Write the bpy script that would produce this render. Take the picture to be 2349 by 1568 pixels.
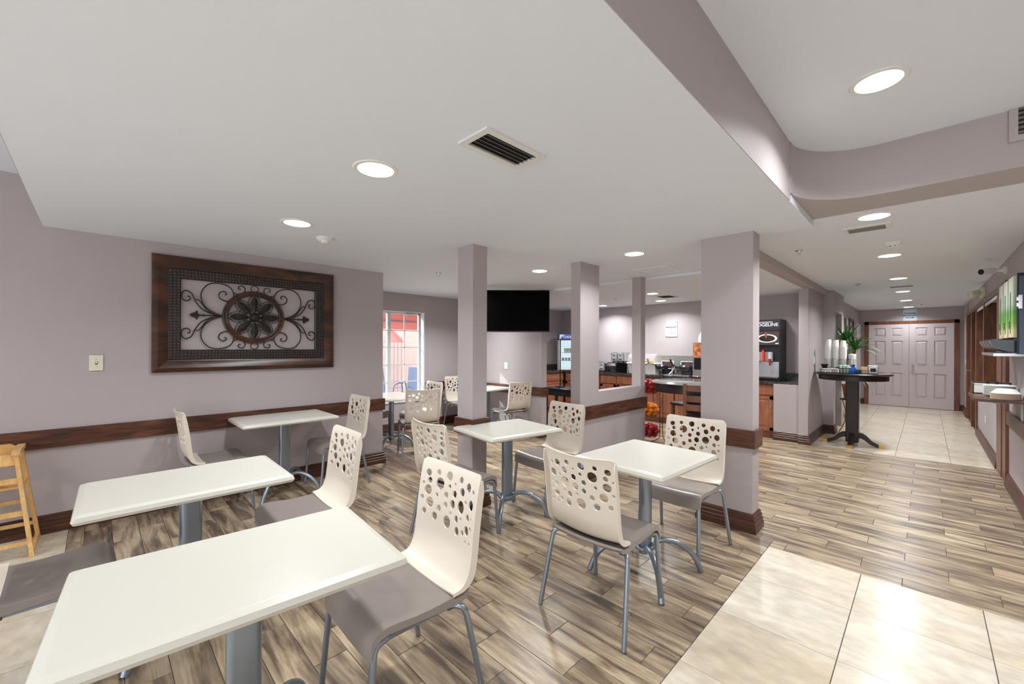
import bpy, bmesh, math, random
from mathutils import Vector, Matrix
from mathutils.geometry import delaunay_2d_cdt, tessellate_polygon
random.seed(7)
S = bpy.context.scene
for o in list(bpy.data.objects): bpy.data.objects.remove(o)
COL = S.collection
PI = math.pi
# ------------------------------------------------------------------ camera, world, sun, exposure
H = 1.45; F = 950.66; CY = 794.33; YAW = .7846; ROLL = .0033
fw = Vector((-math.sin(YAW), math.cos(YAW), 0)); rt = Vector((math.cos(YAW), math.sin(YAW), 0)); up = Vector((0, 0, 1))
c_, s_ = math.cos(ROLL), math.sin(ROLL)
r2 = rt*c_+up*s_; u2 = up*c_-rt*s_
cam_d = bpy.data.cameras.new('camera'); cam = bpy.data.objects.new('camera', cam_d); COL.objects.link(cam)
cam.matrix_world = Matrix(((r2.x, u2.x, -fw.x, 0), (r2.y, u2.y, -fw.y, 0), (r2.z, u2.z, -fw.z, H), (0, 0, 0, 1)))
cam_d.sensor_fit = 'HORIZONTAL'; cam_d.sensor_width = 36; cam_d.lens = F/2349*36
cam_d.shift_y = (CY-784)/2349; cam_d.clip_start = .05; cam_d.clip_end = 200
S.camera = cam
W = bpy.data.worlds.new('world'); S.world = W; W.use_nodes = True
W.node_tree.nodes['Background'].inputs[0].default_value = (.90, .95, 1, 1)
W.node_tree.nodes['Background'].inputs[1].default_value = 3.7
sd = bpy.data.lights.new('sun', 'SUN'); sd.energy = 5.5; sd.angle = .009; sd.color = (1, .96, .9)
so = bpy.data.objects.new('sun', sd); COL.objects.link(so)
so.rotation_euler = Vector((1.3, 1, -1.04)).to_track_quat('-Z', 'Y').to_euler()
S.view_settings.view_transform = 'Standard'; S.view_settings.look = 'None'
S.view_settings.exposure = -0.10; S.view_settings.gamma = 1; S.view_settings.use_curve_mapping = False
LAMP = 15.0      # watts of each recessed downlight
LAMP_COL = (.965, .985, 1.0)
def pj(x, y, z):
    d = x*fw.x+y*fw.y
    if d < .15: return None
    r = (x*rt.x+y*rt.y)/d; u = (z-H)/d
    return (1174.5+F*(r*c_+u*s_), CY-F*(u*c_-r*s_), d)
# ------------------------------------------------------------------ materials
def lin(c): return tuple(((v/255)/12.92 if v/255 <= .04045 else ((v/255+.055)/1.055)**2.4) for v in c)+(1,)
MATS = {}
def mat(name, rgb, rough=.5, metal=0, spec=.5, noise=0, nscale=6, bump=0, bscale=60, emit=None, estr=0, trans=0, alpha=1, ior=1.45, stretch=None, coat=0):
    if name in MATS: return MATS[name]
    m = bpy.data.materials.new(name); m.use_nodes = True; nt = m.node_tree; b = nt.nodes['Principled BSDF']
    b.inputs['Base Color'].default_value = lin(rgb); b.inputs['Roughness'].default_value = rough; b.inputs['Metallic'].default_value = metal
    b.inputs['Specular IOR Level'].default_value = spec; b.inputs['IOR'].default_value = ior
    if coat: b.inputs['Coat Weight'].default_value = coat; b.inputs['Coat Roughness'].default_value = .08
    if trans: b.inputs['Transmission Weight'].default_value = trans
    if alpha < 1: b.inputs['Alpha'].default_value = alpha
    if emit: b.inputs['Emission Color'].default_value = lin(emit); b.inputs['Emission Strength'].default_value = estr
    co = None
    if noise or bump:
        tc = nt.nodes.new('ShaderNodeTexCoord'); mp = nt.nodes.new('ShaderNodeMapping'); nt.links.new(tc.outputs['Object'], mp.inputs[0])
        if stretch: mp.inputs['Scale'].default_value = stretch
        co = mp.outputs[0]
    if noise:
        n = nt.nodes.new('ShaderNodeTexNoise'); n.inputs['Scale'].default_value = nscale; n.inputs['Detail'].default_value = 6; nt.links.new(co, n.inputs['Vector'])
        mr = nt.nodes.new('ShaderNodeMapRange'); mr.inputs[1].default_value = .3; mr.inputs[2].default_value = .7; mr.inputs[3].default_value = 1-noise; mr.inputs[4].default_value = 1+noise
        nt.links.new(n.outputs[0], mr.inputs[0])
        mx = nt.nodes.new('ShaderNodeVectorMath'); mx.operation = 'SCALE'; mx.inputs[0].default_value = lin(rgb)[:3]; nt.links.new(mr.outputs[0], mx.inputs[3])
        nt.links.new(mx.outputs[0], b.inputs['Base Color'])
    if bump:
        n = nt.nodes.new('ShaderNodeTexNoise'); n.inputs['Scale'].default_value = bscale; n.inputs['Detail'].default_value = 3; nt.links.new(co, n.inputs['Vector'])
        bp = nt.nodes.new('ShaderNodeBump'); bp.inputs['Strength'].default_value = bump; bp.inputs['Distance'].default_value = .01; nt.links.new(n.outputs[0], bp.inputs['Height']); nt.links.new(bp.outputs[0], b.inputs['Normal'])
    MATS[name] = m; return m
def ramp_mat(name, stops, scale, nscale=3, rough=.45, detail=8, dist=.6, bump=.15, spec=.5, world=False, rnd=0, tint=0, coat=0, rvar=0, patch=0):
    m = bpy.data.materials.new(name); m.use_nodes = True; nt = m.node_tree; b = nt.nodes['Principled BSDF']; L = nt.links.new
    b.inputs['Specular IOR Level'].default_value = spec; b.inputs['Roughness'].default_value = rough
    if coat: b.inputs['Coat Weight'].default_value = coat; b.inputs['Coat Roughness'].default_value = .38
    if world: g = nt.nodes.new('ShaderNodeNewGeometry'); src = g.outputs['Position']
    else: g = nt.nodes.new('ShaderNodeTexCoord'); src = g.outputs['Object']
    oi = nt.nodes.new('ShaderNodeObjectInfo'); at = nt.nodes.new('ShaderNodeAttribute'); at.attribute_name = 'rnd'
    ad = nt.nodes.new('ShaderNodeMath'); L(oi.outputs['Random'], ad.inputs[0]); L(at.outputs['Fac'], ad.inputs[1])
    sc = nt.nodes.new('ShaderNodeVectorMath'); sc.operation = 'SCALE'; sc.inputs[0].default_value = (31, 57, 13); L(ad.outputs[0], sc.inputs[3])
    va = nt.nodes.new('ShaderNodeVectorMath'); va.operation = 'ADD'; L(src, va.inputs[0]); L(sc.outputs[0], va.inputs[1])
    mp = nt.nodes.new('ShaderNodeMapping'); mp.inputs['Scale'].default_value = scale; L(va.outputs[0], mp.inputs[0])
    n = nt.nodes.new('ShaderNodeTexNoise'); n.inputs['Scale'].default_value = nscale; n.inputs['Detail'].default_value = detail; n.inputs['Distortion'].default_value = dist; n.inputs['Roughness'].default_value = .6
    L(mp.outputs[0], n.inputs['Vector'])
    cr = nt.nodes.new('ShaderNodeValToRGB'); el = cr.color_ramp.elements
    el[0].position, el[0].color = stops[0][0], lin(stops[0][1]); el[1].position, el[1].color = stops[-1][0], lin(stops[-1][1])
    for p, c in stops[1:-1]: e = el.new(p); e.color = lin(c)
    L(n.outputs[0], cr.inputs[0]); out = cr.outputs[0]
    # fine grain
    n2 = nt.nodes.new('ShaderNodeTexNoise'); n2.inputs['Scale'].default_value = nscale*7; n2.inputs['Detail'].default_value = 4; L(mp.outputs[0], n2.inputs['Vector'])
    mr = nt.nodes.new('ShaderNodeMapRange'); mr.inputs[1].default_value = .35; mr.inputs[2].default_value = .65; mr.inputs[3].default_value = .88; mr.inputs[4].default_value = 1.08; L(n2.outputs[0], mr.inputs[0])
    fac = mr.outputs[0]
    if tint:
        wn = nt.nodes.new('ShaderNodeTexWhiteNoise'); wn.noise_dimensions = '1D'; L(ad.outputs[0], wn.inputs['W'])
        m2 = nt.nodes.new('ShaderNodeMapRange'); m2.inputs[3].default_value = 1-tint; m2.inputs[4].default_value = 1+tint; L(wn.outputs[0], m2.inputs[0])
        mu = nt.nodes.new('ShaderNodeMath'); mu.operation = 'MULTIPLY'; L(fac, mu.inputs[0]); L(m2.outputs[0], mu.inputs[1]); fac = mu.outputs[0]
    if patch:
        mp3 = nt.nodes.new('ShaderNodeMapping'); mp3.inputs['Scale'].default_value = (1.3, 3.2, 1); L(va.outputs[0], mp3.inputs[0])
        n3 = nt.nodes.new('ShaderNodeTexNoise'); n3.inputs['Scale'].default_value = 1.6; n3.inputs['Detail'].default_value = 3; L(mp3.outputs[0], n3.inputs['Vector'])
        m3 = nt.nodes.new('ShaderNodeMapRange'); m3.inputs[1].default_value = .35; m3.inputs[2].default_value = .62; m3.inputs[3].default_value = 1-patch; m3.inputs[4].default_value = 1+patch*.4; L(n3.outputs[0], m3.inputs[0])
        mu3 = nt.nodes.new('ShaderNodeMath'); mu3.operation = 'MULTIPLY'; L(fac, mu3.inputs[0]); L(m3.outputs[0], mu3.inputs[1]); fac = mu3.outputs[0]
    v = nt.nodes.new('ShaderNodeVectorMath'); v.operation = 'SCALE'; L(out, v.inputs[0]); L(fac, v.inputs[3]); L(v.outputs[0], b.inputs['Base Color'])
    if bump:
        bp = nt.nodes.new('ShaderNodeBump'); bp.inputs['Strength'].default_value = bump; bp.inputs['Distance'].default_value = .004; L(n2.outputs[0], bp.inputs['Height']); L(bp.outputs[0], b.inputs['Normal'])
    MATS[name] = m; return m
M_wall = mat('wall_paint', (181, 172, 173), .55, bump=.06, bscale=90, spec=.3)
M_ceil = mat('ceiling_paint', (230, 235, 244), .8, bump=.05, bscale=70, spec=.2)
M_plank = ramp_mat('plank_wood', [(.30, (74, 64, 56)), (.41, (114, 98, 82)), (.49, (151, 132, 109)), (.58, (177, 158, 131)), (.72, (196, 180, 155))], (.8, 6.6, 1), 2.0, .28, dist=.9, bump=.2, world=True, tint=.12, spec=.5, patch=.24, coat=.2)
M_tile = ramp_mat('tile_travertine', [(.3, (202, 186, 162)), (.45, (210, 198, 178)), (.58, (215, 206, 190)), (.75, (219, 213, 200))], (.9, 1.6, 1), 1.7, .2, detail=6, dist=.5, bump=.03, world=True, tint=.02, spec=.45)
M_grout = mat('grout', (92, 84, 76), .9)
M_rail = ramp_mat('rail_wood', [(.3, (48, 26, 18)), (.5, (84, 48, 34)), (.75, (118, 76, 54))], (1.5, 1.5, 9), 2.5, .38, bump=.3, world=True, spec=.5)
M_base = ramp_mat('base_wood', [(.3, (52, 28, 20)), (.5, (78, 45, 33)), (.75, (98, 60, 46))], (1.2, 1.2, 12), 2.2, .35, bump=.2, world=True)
M_cream = mat('chair_cream', (226, 216, 202), .38, spec=.5)
M_seat = mat('seat_taupe', (144, 135, 130), .27, spec=.5, bump=.03, bscale=300)
M_steel = mat('painted_steel', (146, 156, 168), .3, metal=.75, spec=.5)
M_top = mat('tabletop_laminate', (212, 209, 199), .25, spec=.5, bump=.015, bscale=200)
M_black = mat('black_plastic', (20, 21, 23), .35)
M_blackm = mat('black_metal', (24, 23, 24), .4, metal=.3)
M_white = mat('white_plastic', (232, 232, 230), .4)
M_foam = mat('white_foam', (240, 240, 236), .6)
M_chrome = mat('chrome', (215, 215, 218), .18, metal=1)
M_ssteel = mat('brushed_steel', (190, 192, 195), .3, metal=.9, noise=.06, nscale=30, stretch=(1, 1, 12))
M_iron = mat('dark_iron', (46, 40, 38), .5, metal=.4, noise=.15, nscale=40)
M_ivory = mat('ivory_plastic', (226, 224, 202), .4)
def glass_mat():
    m = bpy.data.materials.new('clear_glass'); m.use_nodes = True; nt = m.node_tree; nt.nodes.clear(); L = nt.links.new
    t = nt.nodes.new('ShaderNodeBsdfTransparent'); t.inputs[0].default_value = (.95, .97, .97, 1); g = nt.nodes.new('ShaderNodeBsdfGlossy'); g.inputs['Roughness'].default_value = .02
    x = nt.nodes.new('ShaderNodeMixShader'); f = nt.nodes.new('ShaderNodeFresnel'); f.inputs[0].default_value = 1.3; o = nt.nodes.new('ShaderNodeOutputMaterial')
    L(f.outputs[0], x.inputs[0]); L(t.outputs[0], x.inputs[1]); L(g.outputs[0], x.inputs[2]); L(x.outputs[0], o.inputs[0]); return m
M_glass = glass_mat()
M_cab = ramp_mat('cherry_cabinet', [(.3, (134, 82, 60)), (.55, (160, 102, 76)), (.8, (178, 120, 92))], (6, 6, 1.2), 2.2, .35, bump=.05)
M_dark = ramp_mat('espresso_wood', [(.3, (22, 12, 11)), (.6, (38, 21, 19)), (.8, (52, 30, 25))], (6, 6, 1.2), 2.2, .38, bump=.05)
M_stoolw = ramp_mat('walnut_wood', [(.3, (84, 46, 26)), (.6, (112, 64, 38)), (.8, (130, 78, 48))], (6, 6, 1.2), 2.2, .32, bump=.05)
M_pine = ramp_mat('pine_wood', [(.3, (208, 158, 92)), (.6, (226, 182, 118)), (.8, (236, 198, 140))], (5, 5, 1.5), 2.2, .4, bump=.05)
M_granite = ramp_mat('granite', [(.3, (26, 26, 28)), (.5, (60, 56, 56)), (.62, (110, 104, 102)), (.75, (70, 66, 66))], (1, 1, 1), 60, .15, detail=3, bump=0)
M_frame = ramp_mat('frame_wood', [(.3, (22, 14, 12)), (.5, (62, 34, 22)), (.75, (104, 60, 36))], (1.2, 1.2, 3), 2.5, .3, bump=.1)
M_bronze = mat('embossed_bronze', (66, 58, 56), .4, metal=.7, noise=.3, nscale=60)
M_brass = mat('brass', (196, 160, 84), .3, metal=.9)
M_door = mat('door_paint', (204, 194, 196), .45)
M_casing = ramp_mat('casing_wood', [(.3, (84, 48, 32)), (.5, (116, 72, 49)), (.75, (138, 90, 62))], (7, 7, 1), 2.2, .38, bump=.1)
M_vent = mat('vent_white', (226, 226, 224), .5)
M_ventdk = mat('vent_shadow', (52, 50, 50), .8)
M_lens = mat('lamp_lens', (255, 255, 255), .5, emit=(255, 255, 255), estr=14)
M_leaf = mat('dracaena_leaf', (56, 112, 46), .4, noise=.35, nscale=9)
M_screen = mat('screen_black', (1, 1, 1), .35, spec=.05)
M_blue = mat('blue_glass', (30, 78, 160), .15)
M_sign = mat('sign_acrylic', (198, 214, 226), .25)
M_ink = mat('ink', (40, 46, 66), .5)
M_winfr = mat('window_vinyl', (226, 228, 232), .4)
# ------------------------------------------------------------------ mesh helpers
def smooth(me, ang=38):
    bm = bmesh.new(); bm.from_mesh(me); ca = math.radians(ang)
    for f in bm.faces: f.smooth = True
    for e in bm.edges:
        e.smooth = len(e.link_faces) == 2 and e.calc_face_angle(0) < ca
    bm.to_mesh(me); bm.free()
class MB:
    def __init__(s): s.v = []; s.f = []
    def add(s, vs, fs, T=None):
        n = len(s.v); s.v += [tuple(T @ Vector(v)) if T else tuple(v) for v in vs]; s.f += [tuple(i+n for i in f) for f in fs]; return s
    def box(s, x0, x1, y0, y1, z0, z1, T=None):
        return s.add([(x0, y0, z0), (x1, y0, z0), (x1, y1, z0), (x0, y1, z0), (x0, y0, z1), (x1, y0, z1), (x1, y1, z1), (x0, y1, z1)],
                     [(0, 3, 2, 1), (4, 5, 6, 7), (0, 1, 5, 4), (1, 2, 6, 5), (2, 3, 7, 6), (3, 0, 4, 7)], T)
    def bbox(s, x0, x1, y0, y1, z0, z1, b=.004, T=None):
        # box with chamfered vertical and top/bottom edges
        def ring(i, z): return [(x0+i+b, y0+i, z), (x1-i-b, y0+i, z), (x1-i, y0+i+b, z), (x1-i, y1-i-b, z), (x1-i-b, y1-i, z), (x0+i+b, y1-i, z), (x0+i, y1-i-b, z), (x0+i, y0+i+b, z)]
        return s.loft([ring(b, z0), ring(0, z0+b), ring(0, z1-b), ring(b, z1)], True, T)
    def loft(s, rings, cap=True, T=None, closed=True):
        n = len(rings[0]); vs = [p for r in rings for p in r]; fs = []
        for i in range(len(rings)-1):
            for j in range(n if closed else n-1):
                k = (j+1) % n; fs.append((i*n+j, i*n+k, (i+1)*n+k, (i+1)*n+j))
        if cap: fs.append(tuple(range(n))[::-1]); fs.append(tuple((len(rings)-1)*n+j for j in range(n)))
        return s.add(vs, fs, T)
    def lathe(s, prof, n=20, T=None, cap=True):
        rings = [[(r*math.cos(2*PI*j/n), r*math.sin(2*PI*j/n), z) for j in range(n)] for r, z in prof]
        return s.loft(rings, cap, T)
    def cyl(s, p, q, r, n=10, r1=None):
        return s.tube([p, q], r, n, radii=[r, r if r1 is None else r1])
    def tube(s, pts, r, n=8, radii=None, closed=False, cap=True, flat=None):
        P = [Vector(p) for p in pts]; m = len(P); rings = []; nrm = None
        for i in range(m):
            if closed: t = (P[(i+1) % m]-P[i-1]).normalized()
            else: t = (P[min(i+1, m-1)]-P[max(i-1, 0)]).normalized()
            if nrm is None:
                a = Vector((0, 0, 1)) if abs(t.z) < .9 else Vector((1, 0, 0)); nrm = t.cross(a).normalized()
            else:
                nrm = (nrm-t*nrm.dot(t)).normalized()
            b = t.cross(nrm); rr = radii[i] if radii else r; fl = flat or 1
            rings.append([P[i]+nrm*math.cos(2*PI*j/n)*rr+b*math.sin(2*PI*j/n)*rr*fl for j in range(n)])
        if closed: rings.append(rings[0]); return s.loft(rings, False)
        return s.loft(rings, cap)
    def prism(s, poly, z0, z1, T=None):
        return s.loft([[(x, y, z0) for x, y in poly], [(x, y, z1) for x, y in poly]], True, T)
    def sphere(s, c, r, n=12, m=8, sz=1, T=None):
        c = Vector(c); rings = [[(c.x+r*math.sin(PI*i/m)*math.cos(2*PI*j/n), c.y+r*math.sin(PI*i/m)*math.sin(2*PI*j/n), c.z-r*sz*math.cos(PI*i/m)) for j in range(n)] for i in range(m+1)]
        rings[0] = [(c.x+.001*r*math.cos(2*PI*j/n), c.y+.001*r*math.sin(2*PI*j/n), c.z-r*sz) for j in range(n)]
        rings[-1] = [(c.x+.001*r*math.cos(2*PI*j/n), c.y+.001*r*math.sin(2*PI*j/n), c.z+r*sz) for j in range(n)]
        return s.loft(rings, True, T)
    def mesh(s, name, m, sm=38):
        me = bpy.data.meshes.new(name); me.from_pydata(s.v, [], s.f); me.validate()
        bm = bmesh.new(); bm.from_mesh(me); bmesh.ops.recalc_face_normals(bm, faces=bm.faces); bm.to_mesh(me); bm.free()
        me.materials.append(m)
        if sm: smooth(me, sm)
        return me
    def build(s, name, m, parent=None, loc=None, sm=38, label=None, cat=None, group=None, kind=None):
        o = bpy.data.objects.new(name, s.mesh(name, m, sm)); COL.objects.link(o)
        if parent: o.parent = parent
        if loc: o.location = loc
        return tag(o, label, cat, group, kind)
def tag(o, label=None, cat=None, group=None, kind=None):
    for k, v in (('label', label), ('category', cat), ('group', group), ('kind', kind)):
        if v: o[k] = v
    return o
def thing(name, label, cat, loc=(0, 0, 0), rz=0, group=None):
    o = bpy.data.objects.new(name, None); COL.objects.link(o); o.empty_display_size = .05
    o.location = loc; o.rotation_euler = (0, 0, rz); return tag(o, label, cat, group)
def dup(o, loc=None, rz=None, label=None, group=None):
    def cp(a, par):
        b = a.copy(); COL.objects.link(b); b.parent = par
        for ch in a.children: cp(ch, b)
        return b
    r = cp(o, None)
    if loc is not None: r.location = loc
    if rz is not None: r.rotation_euler = (0, 0, rz)
    if label: r['label'] = label
    if group: r['group'] = group
    return r
def struct(name, mb, m, parent=None, sm=38): return mb.build(name, m, parent, sm=sm, kind=None if parent else 'structure')
def curve(pts, n=6):
    P = [Vector(p) for p in pts]; out = []
    for i in range(len(P)-1):
        p0 = P[max(i-1, 0)]; p1 = P[i]; p2 = P[i+1]; p3 = P[min(i+2, len(P)-1)]
        for k in range(n):
            t = k/n; out.append(.5*((2*p1)+(p2-p0)*t+(2*p0-5*p1+4*p2-p3)*t*t+(3*p1-p0-3*p2+p3)*t**3))
    out.append(P[-1]); return out
def sweep(name, path, prof, m, closed=False, parent=None, kind='structure'):
    # 2D path (counter side = right hand), profile of (offset, z)
    P = [Vector(p) for p in path]; n = len(P); rings = []
    for i in range(n):
        a = P[i-1] if (closed or i > 0) else None; b = P[(i+1) % n] if (closed or i < n-1) else None
        d1 = (P[i]-a).normalized() if a is not None else (b-P[i]).normalized(); d2 = (b-P[i]).normalized() if b is not None else d1
        n1 = Vector((d1.y, -d1.x)); n2 = Vector((d2.y, -d2.x)); mi = (n1+n2).normalized(); k = 1/max(.3, mi.dot(n1))
        rings.append([(P[i].x+mi.x*o*k, P[i].y+mi.y*o*k, z) for o, z in prof])
    mb = MB()
    if closed: rings.append(rings[0]); mb.loft(rings, False)
    else: mb.loft(rings, True)
    return mb.build(name, m, parent, sm=25, kind=None if parent else kind)
BASEP = [(0, 0), (.032, 0), (.032, .045), (.026, .052), (.028, .075), (.02, .082), (.022, .105), (.014, .112), (.015, .13), (.004, .142), (0, .142)]
RAILP = [(0, .657), (.022, .657), (.022, .797), (0, .797)]
def text(s, size, name, m, parent, loc, rot, bold=.0, align='CENTER', label=None, sx=1):
    cu = bpy.data.curves.new(name, 'FONT'); cu.body = s; cu.size = size; cu.align_x = align; cu.align_y = 'CENTER'; cu.extrude = .0006; cu.offset = bold*size
    o = bpy.data.objects.new(name+'_src', cu); COL.objects.link(o)
    bpy.context.view_layer.update()
    me = bpy.data.meshes.new_from_object(o.evaluated_get(bpy.context.evaluated_depsgraph_get())); bpy.data.objects.remove(o)
    me.materials.clear(); me.materials.append(m)
    q = bpy.data.objects.new(name, me); COL.objects.link(q); q.parent = parent; q.location = loc; q.rotation_euler = rot; q.scale = (sx, 1, 1)
    if label: q['label'] = label
    return q
# ------------------------------------------------------------------ room shell
ZC, ZKI, ZK, ZU = 2.363, 2.333, 2.415, 2.727
XL, XW = -4.80, -6.40
XR, YE = .62, 14.05
struct('wall_left', MB().box(-4.92, XL, -4.5, 2.524, 0, 2.9).box(XW, -4.92, 2.40, 2.524, 0, 2.5), M_wall)
# window wall with the opening (y 2.93..4.165, z .5..2.045)
WY0, WY1, WZ0, WZ1 = 2.93, 4.165, .50, 2.05
struct('wall_window', MB().box(-6.58, XW, 2.40, WY0, 0, 2.5).box(-6.58, XW, WY1, 8.3, 0, 2.5).box(-6.58, XW, WY0, WY1, 0, WZ0).box(-6.58, XW, WY0, WY1, WZ1, 2.5), M_wall)
struct('wall_television', MB().box(XW, -4.33, 5.007, 5.13, 0, 2.40), M_wall)
struct('wall_kitchen', MB().box(-6.58, -1.36, 8.15, 8.27, 0, 2.5), M_wall)
struct('wall_partition', MB().box(-2.744, -2.621, 3.66, 5.112, 0, .945).box(-2.744, -2.621, 3.66, 4.02, .945, 2.40).box(-2.744, -2.621, 4.99, 5.112, .945, 2.40), M_wall)
struct('pillar', MB().box(-3.07, -2.853, 2.364, 2.53, 0, 2.40), M_wall)
struct('pillar', MB().box(-1.352, -.958, 3.629, 3.80, 0, 2.42), M_wall)
DW0, DW1, DWZ = 9.0, 9.72, 2.06
struct('wall_corridor_left', MB().box(-1.36, -1.24, 7.49, 8.755, 0, 2.5).box(-1.36, -1.10, 8.755, DW0, 0, 2.5).box(-1.36, -1.10, DW1, 9.97, 0, 2.5).box(-1.36, -1.10, DW0, DW1, DWZ, 2.5)
       .box(-2.3, -2.2, 8.755, 9.97, 0, 2.5).box(-2.2, -1.36, 8.755, 8.8, 0, 2.5).box(-2.2, -1.36, 9.9, 9.97, 0, 2.5).box(-1.36, -1.22, 9.97, YE+.1, 0, 2.5), M_wall)
struct('wall_knee', MB().box(-1.70, -1.36, 7.55, 7.66, 0, .873), M_wall)
struct('wall_corridor_end', MB().box(-1.36, XR+.2, YE, YE+.12, 0, 2.5), M_wall)
# right wall: near part, office openings, far part
struct('wall_corridor_right', MB().box(XR, XR+.12, 5.0, 6.78, 0, 2.5).box(XR, XR+.12, 6.78, 12.9, 2.10, 2.5).box(XR, XR+.12, 7.62, 10.42, 0, .84).box(XR, XR+.12, 12.76, YE, 0, 2.5)
       .box(XR, 3.5, 4.9, 5.0, 0, 2.5), M_wall)
struct('wall_office', MB().box(2.2, 2.3, 5.0, YE, 0, 2.5).box(XR+.12, 2.2, 12.8, 12.9, 0, 2.5), M_casing)
struct('wall_lobby', MB().box(3.5, 3.6, -4.5, 5.0, 0, 2.9).box(-4.92, -4.2, -4.6, -4.5, 0, 2.9).box(-.9, 0, -4.6, -4.5, 0, 2.9).box(3, 3.6, -4.6, -4.5, 0, 2.9).box(-4.2, 3, -4.6, -4.5, 2.45, 2.9), M_wall)  # unseen back wall, wide openings left in it to let daylight fill the room
# ceilings
struct('ceiling', MB().box(-6.58, -1.29, -.296, 5.12, ZC, ZC+.05).box(-1.29, -.603, -.296, 3.816, ZC, ZC+.05), M_ceil)
struct('ceiling_kitchen', MB().box(-6.58, -1.295, 5.12, 8.27, ZKI, ZKI+.08), M_ceil)
struct('ceiling_corridor', MB().box(-1.24, -.603, 3.816, 8.76, ZK, ZK+.1).box(-.603, 3.6, 3.816, 5.0, ZK, ZK+.1).box(-.603, XR+.3, 5.0, YE+.1, ZK, ZK+.1).box(-2.3, -.603, 8.76, YE+.1, ZK, ZK+.1).box(XR+.3, 2.3, 5, YE, ZK, ZK+.1), M_ceil)
struct('ceiling_coffer', MB().box(-4.92, 3.6, -4.6, 3.6, ZU, ZU+.12), M_ceil)
R_ = .42; arc = [(-.603+R_-R_*math.cos(a*PI/20), 3.47-R_+R_*math.sin(a*PI/20)) for a in range(0, 11)]
fp = [(-4.8, -.298), (-.600, -.298)]+arc+[(3.5, 3.47)]
fprof = lambda z0: [(0, z0), (0, ZU+.004), (-.04, ZU+.004), (-.04, z0)]
sweep('ceiling_fascia', [(-4.8, -.299), (-.600, -.299), (-.600, arc[0][1])], fprof(ZC+.001), M_wall)
sweep('ceiling_fascia', [(-.600, arc[0][1]-.001)]+arc[1:]+[(3.5, 3.47)], [(o_+.004 if o_ == 0 else o_, z_) for o_, z_ in fprof(ZK-.002)], M_wall)
poly = [(-.603, 3.816)]+arc+[(3.5, 3.47), (3.5, 3.816)]
struct('ceiling_soffit', MB().prism(poly, ZK-.001, ZK+.02), M_wall, sm=0)
struct('ceiling_beam', MB().box(-1.30, -1.17, 3.80, 8.756, ZKI, ZK+.02), M_wall)
# unseen roof lid added to block daylight except at the windows
struct('ceiling_light_block', MB().box(-7, 4, -4.7, YE+.5, 2.95, 3.05), M_ceil)
# baseboards and chair rails
sweep('baseboard_left', [(XL, -4.4), (XL, 2.524), (-6.3, 2.524)], BASEP, M_base)
sweep('trim_1', [(XL, -4.4), (XL, 2.524), (-5.2, 2.524)], RAILP, M_rail)
sweep('baseboard_window', [(XW, 2.55), (XW, 5.007), (-4.33, 5.007), (-4.33, 5.13), (-4.6, 5.13)], BASEP, M_base)
sweep('trim_2', [(XW, 4.2), (XW, 5.007), (-4.33, 5.007), (-4.33, 5.13), (-4.6, 5.13)], RAILP, M_rail)
sq = lambda x0, x1, y0, y1: [(x0, y0), (x1, y0), (x1, y1), (x0, y1)]
sweep('baseboard_pillar', sq(-3.07, -2.853, 2.364, 2.53), BASEP, M_base, True)
sweep('trim_3', sq(-3.07, -2.853, 2.364, 2.53), RAILP, M_rail, True)
sweep('baseboard_pillar', sq(-1.352, -.958, 3.629, 3.80), BASEP, M_base, True)
sweep('trim_4', sq(-1.352, -.958, 3.629, 3.80), RAILP, M_rail, True)
sweep('baseboard_partition', sq(-2.744, -2.621, 3.66, 5.112), BASEP, M_base, True)
sweep('trim_5', [(-2.744, 3.66), (-2.621, 3.66), (-2.621, 5.112), (-2.744, 5.112)], RAILP, M_rail)
sweep('baseboard_knee', [(-1.70, 7.55), (-1.36, 7.55)], BASEP, M_base)
sweep('baseboard_corridor_left', [(-1.36, 7.49), (-1.24, 7.49), (-1.24, 8.755), (-1.10, 8.755), (-1.10, DW0)], BASEP, M_base)
sweep('baseboard_corridor_left', [(-1.22, 9.99), (-1.22, 11.0)], BASEP, M_base)
sweep('baseboard_corridor_right', [(XR, 6.78), (XR, 5.0)], BASEP, M_base)
sweep('trim_6', [(XR, 6.78), (XR, 5.0)], RAILP, M_rail)
sweep('baseboard_corridor_right', [(XR, 10.42), (XR, 7.62)], BASEP, M_base)
sweep('baseboard_corridor_right', [(.56, YE), (XR, YE), (XR, 12.86)], BASEP, M_base)
sweep('baseboard_corridor_end', [(-1.22, YE), (-1.12, YE)], BASEP, M_base)
# ------------------------------------------------------------------ floor: grout bed, wood-look planks, stone tiles
floor = struct('floor', MB().box(-7, 4, -4.7, YE+.3, -.12, -.003), M_grout)
PW, PL, G = .1523, .617, .0035
def clipx(a, b, lo, hi):
    a, b = max(a, lo), min(b, hi); return (a, b) if b-a > .02 else None
planks = []
def pattern(lo, hi, y0, y1, k):
    off = -.10-.2055*k; off -= PL*math.floor((off-lo)/PL)+PL*0
    x = off-PL
    while x < hi:
        c = clipx(x, x+PL, lo, hi)
        if c: planks.append((c[0]+G/2, c[1]-G/2, y0+G/2, y1-G/2))
        x += PL
k = -40
while True:
    y0 = 3.438+PW*k; y1 = y0+PW
    if y0 > 8.2: break
    a, b = max(y0, -.154), min(y1, 8.15)
    if b-a > .02:
        if y1 <= 7.576: pattern(-6.4, -.8066, a, b, k)
        else:
            pattern(-6.4, -1.252, a, b, k)
            if a < 7.57: pattern(-1.252, -.8066, a, 7.576, k)
    a, b = max(y0, 3.465), min(y1, 7.576)
    if b-a > .02: pattern(-.8066, XR, a, b, k)
    k += 1
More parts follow.
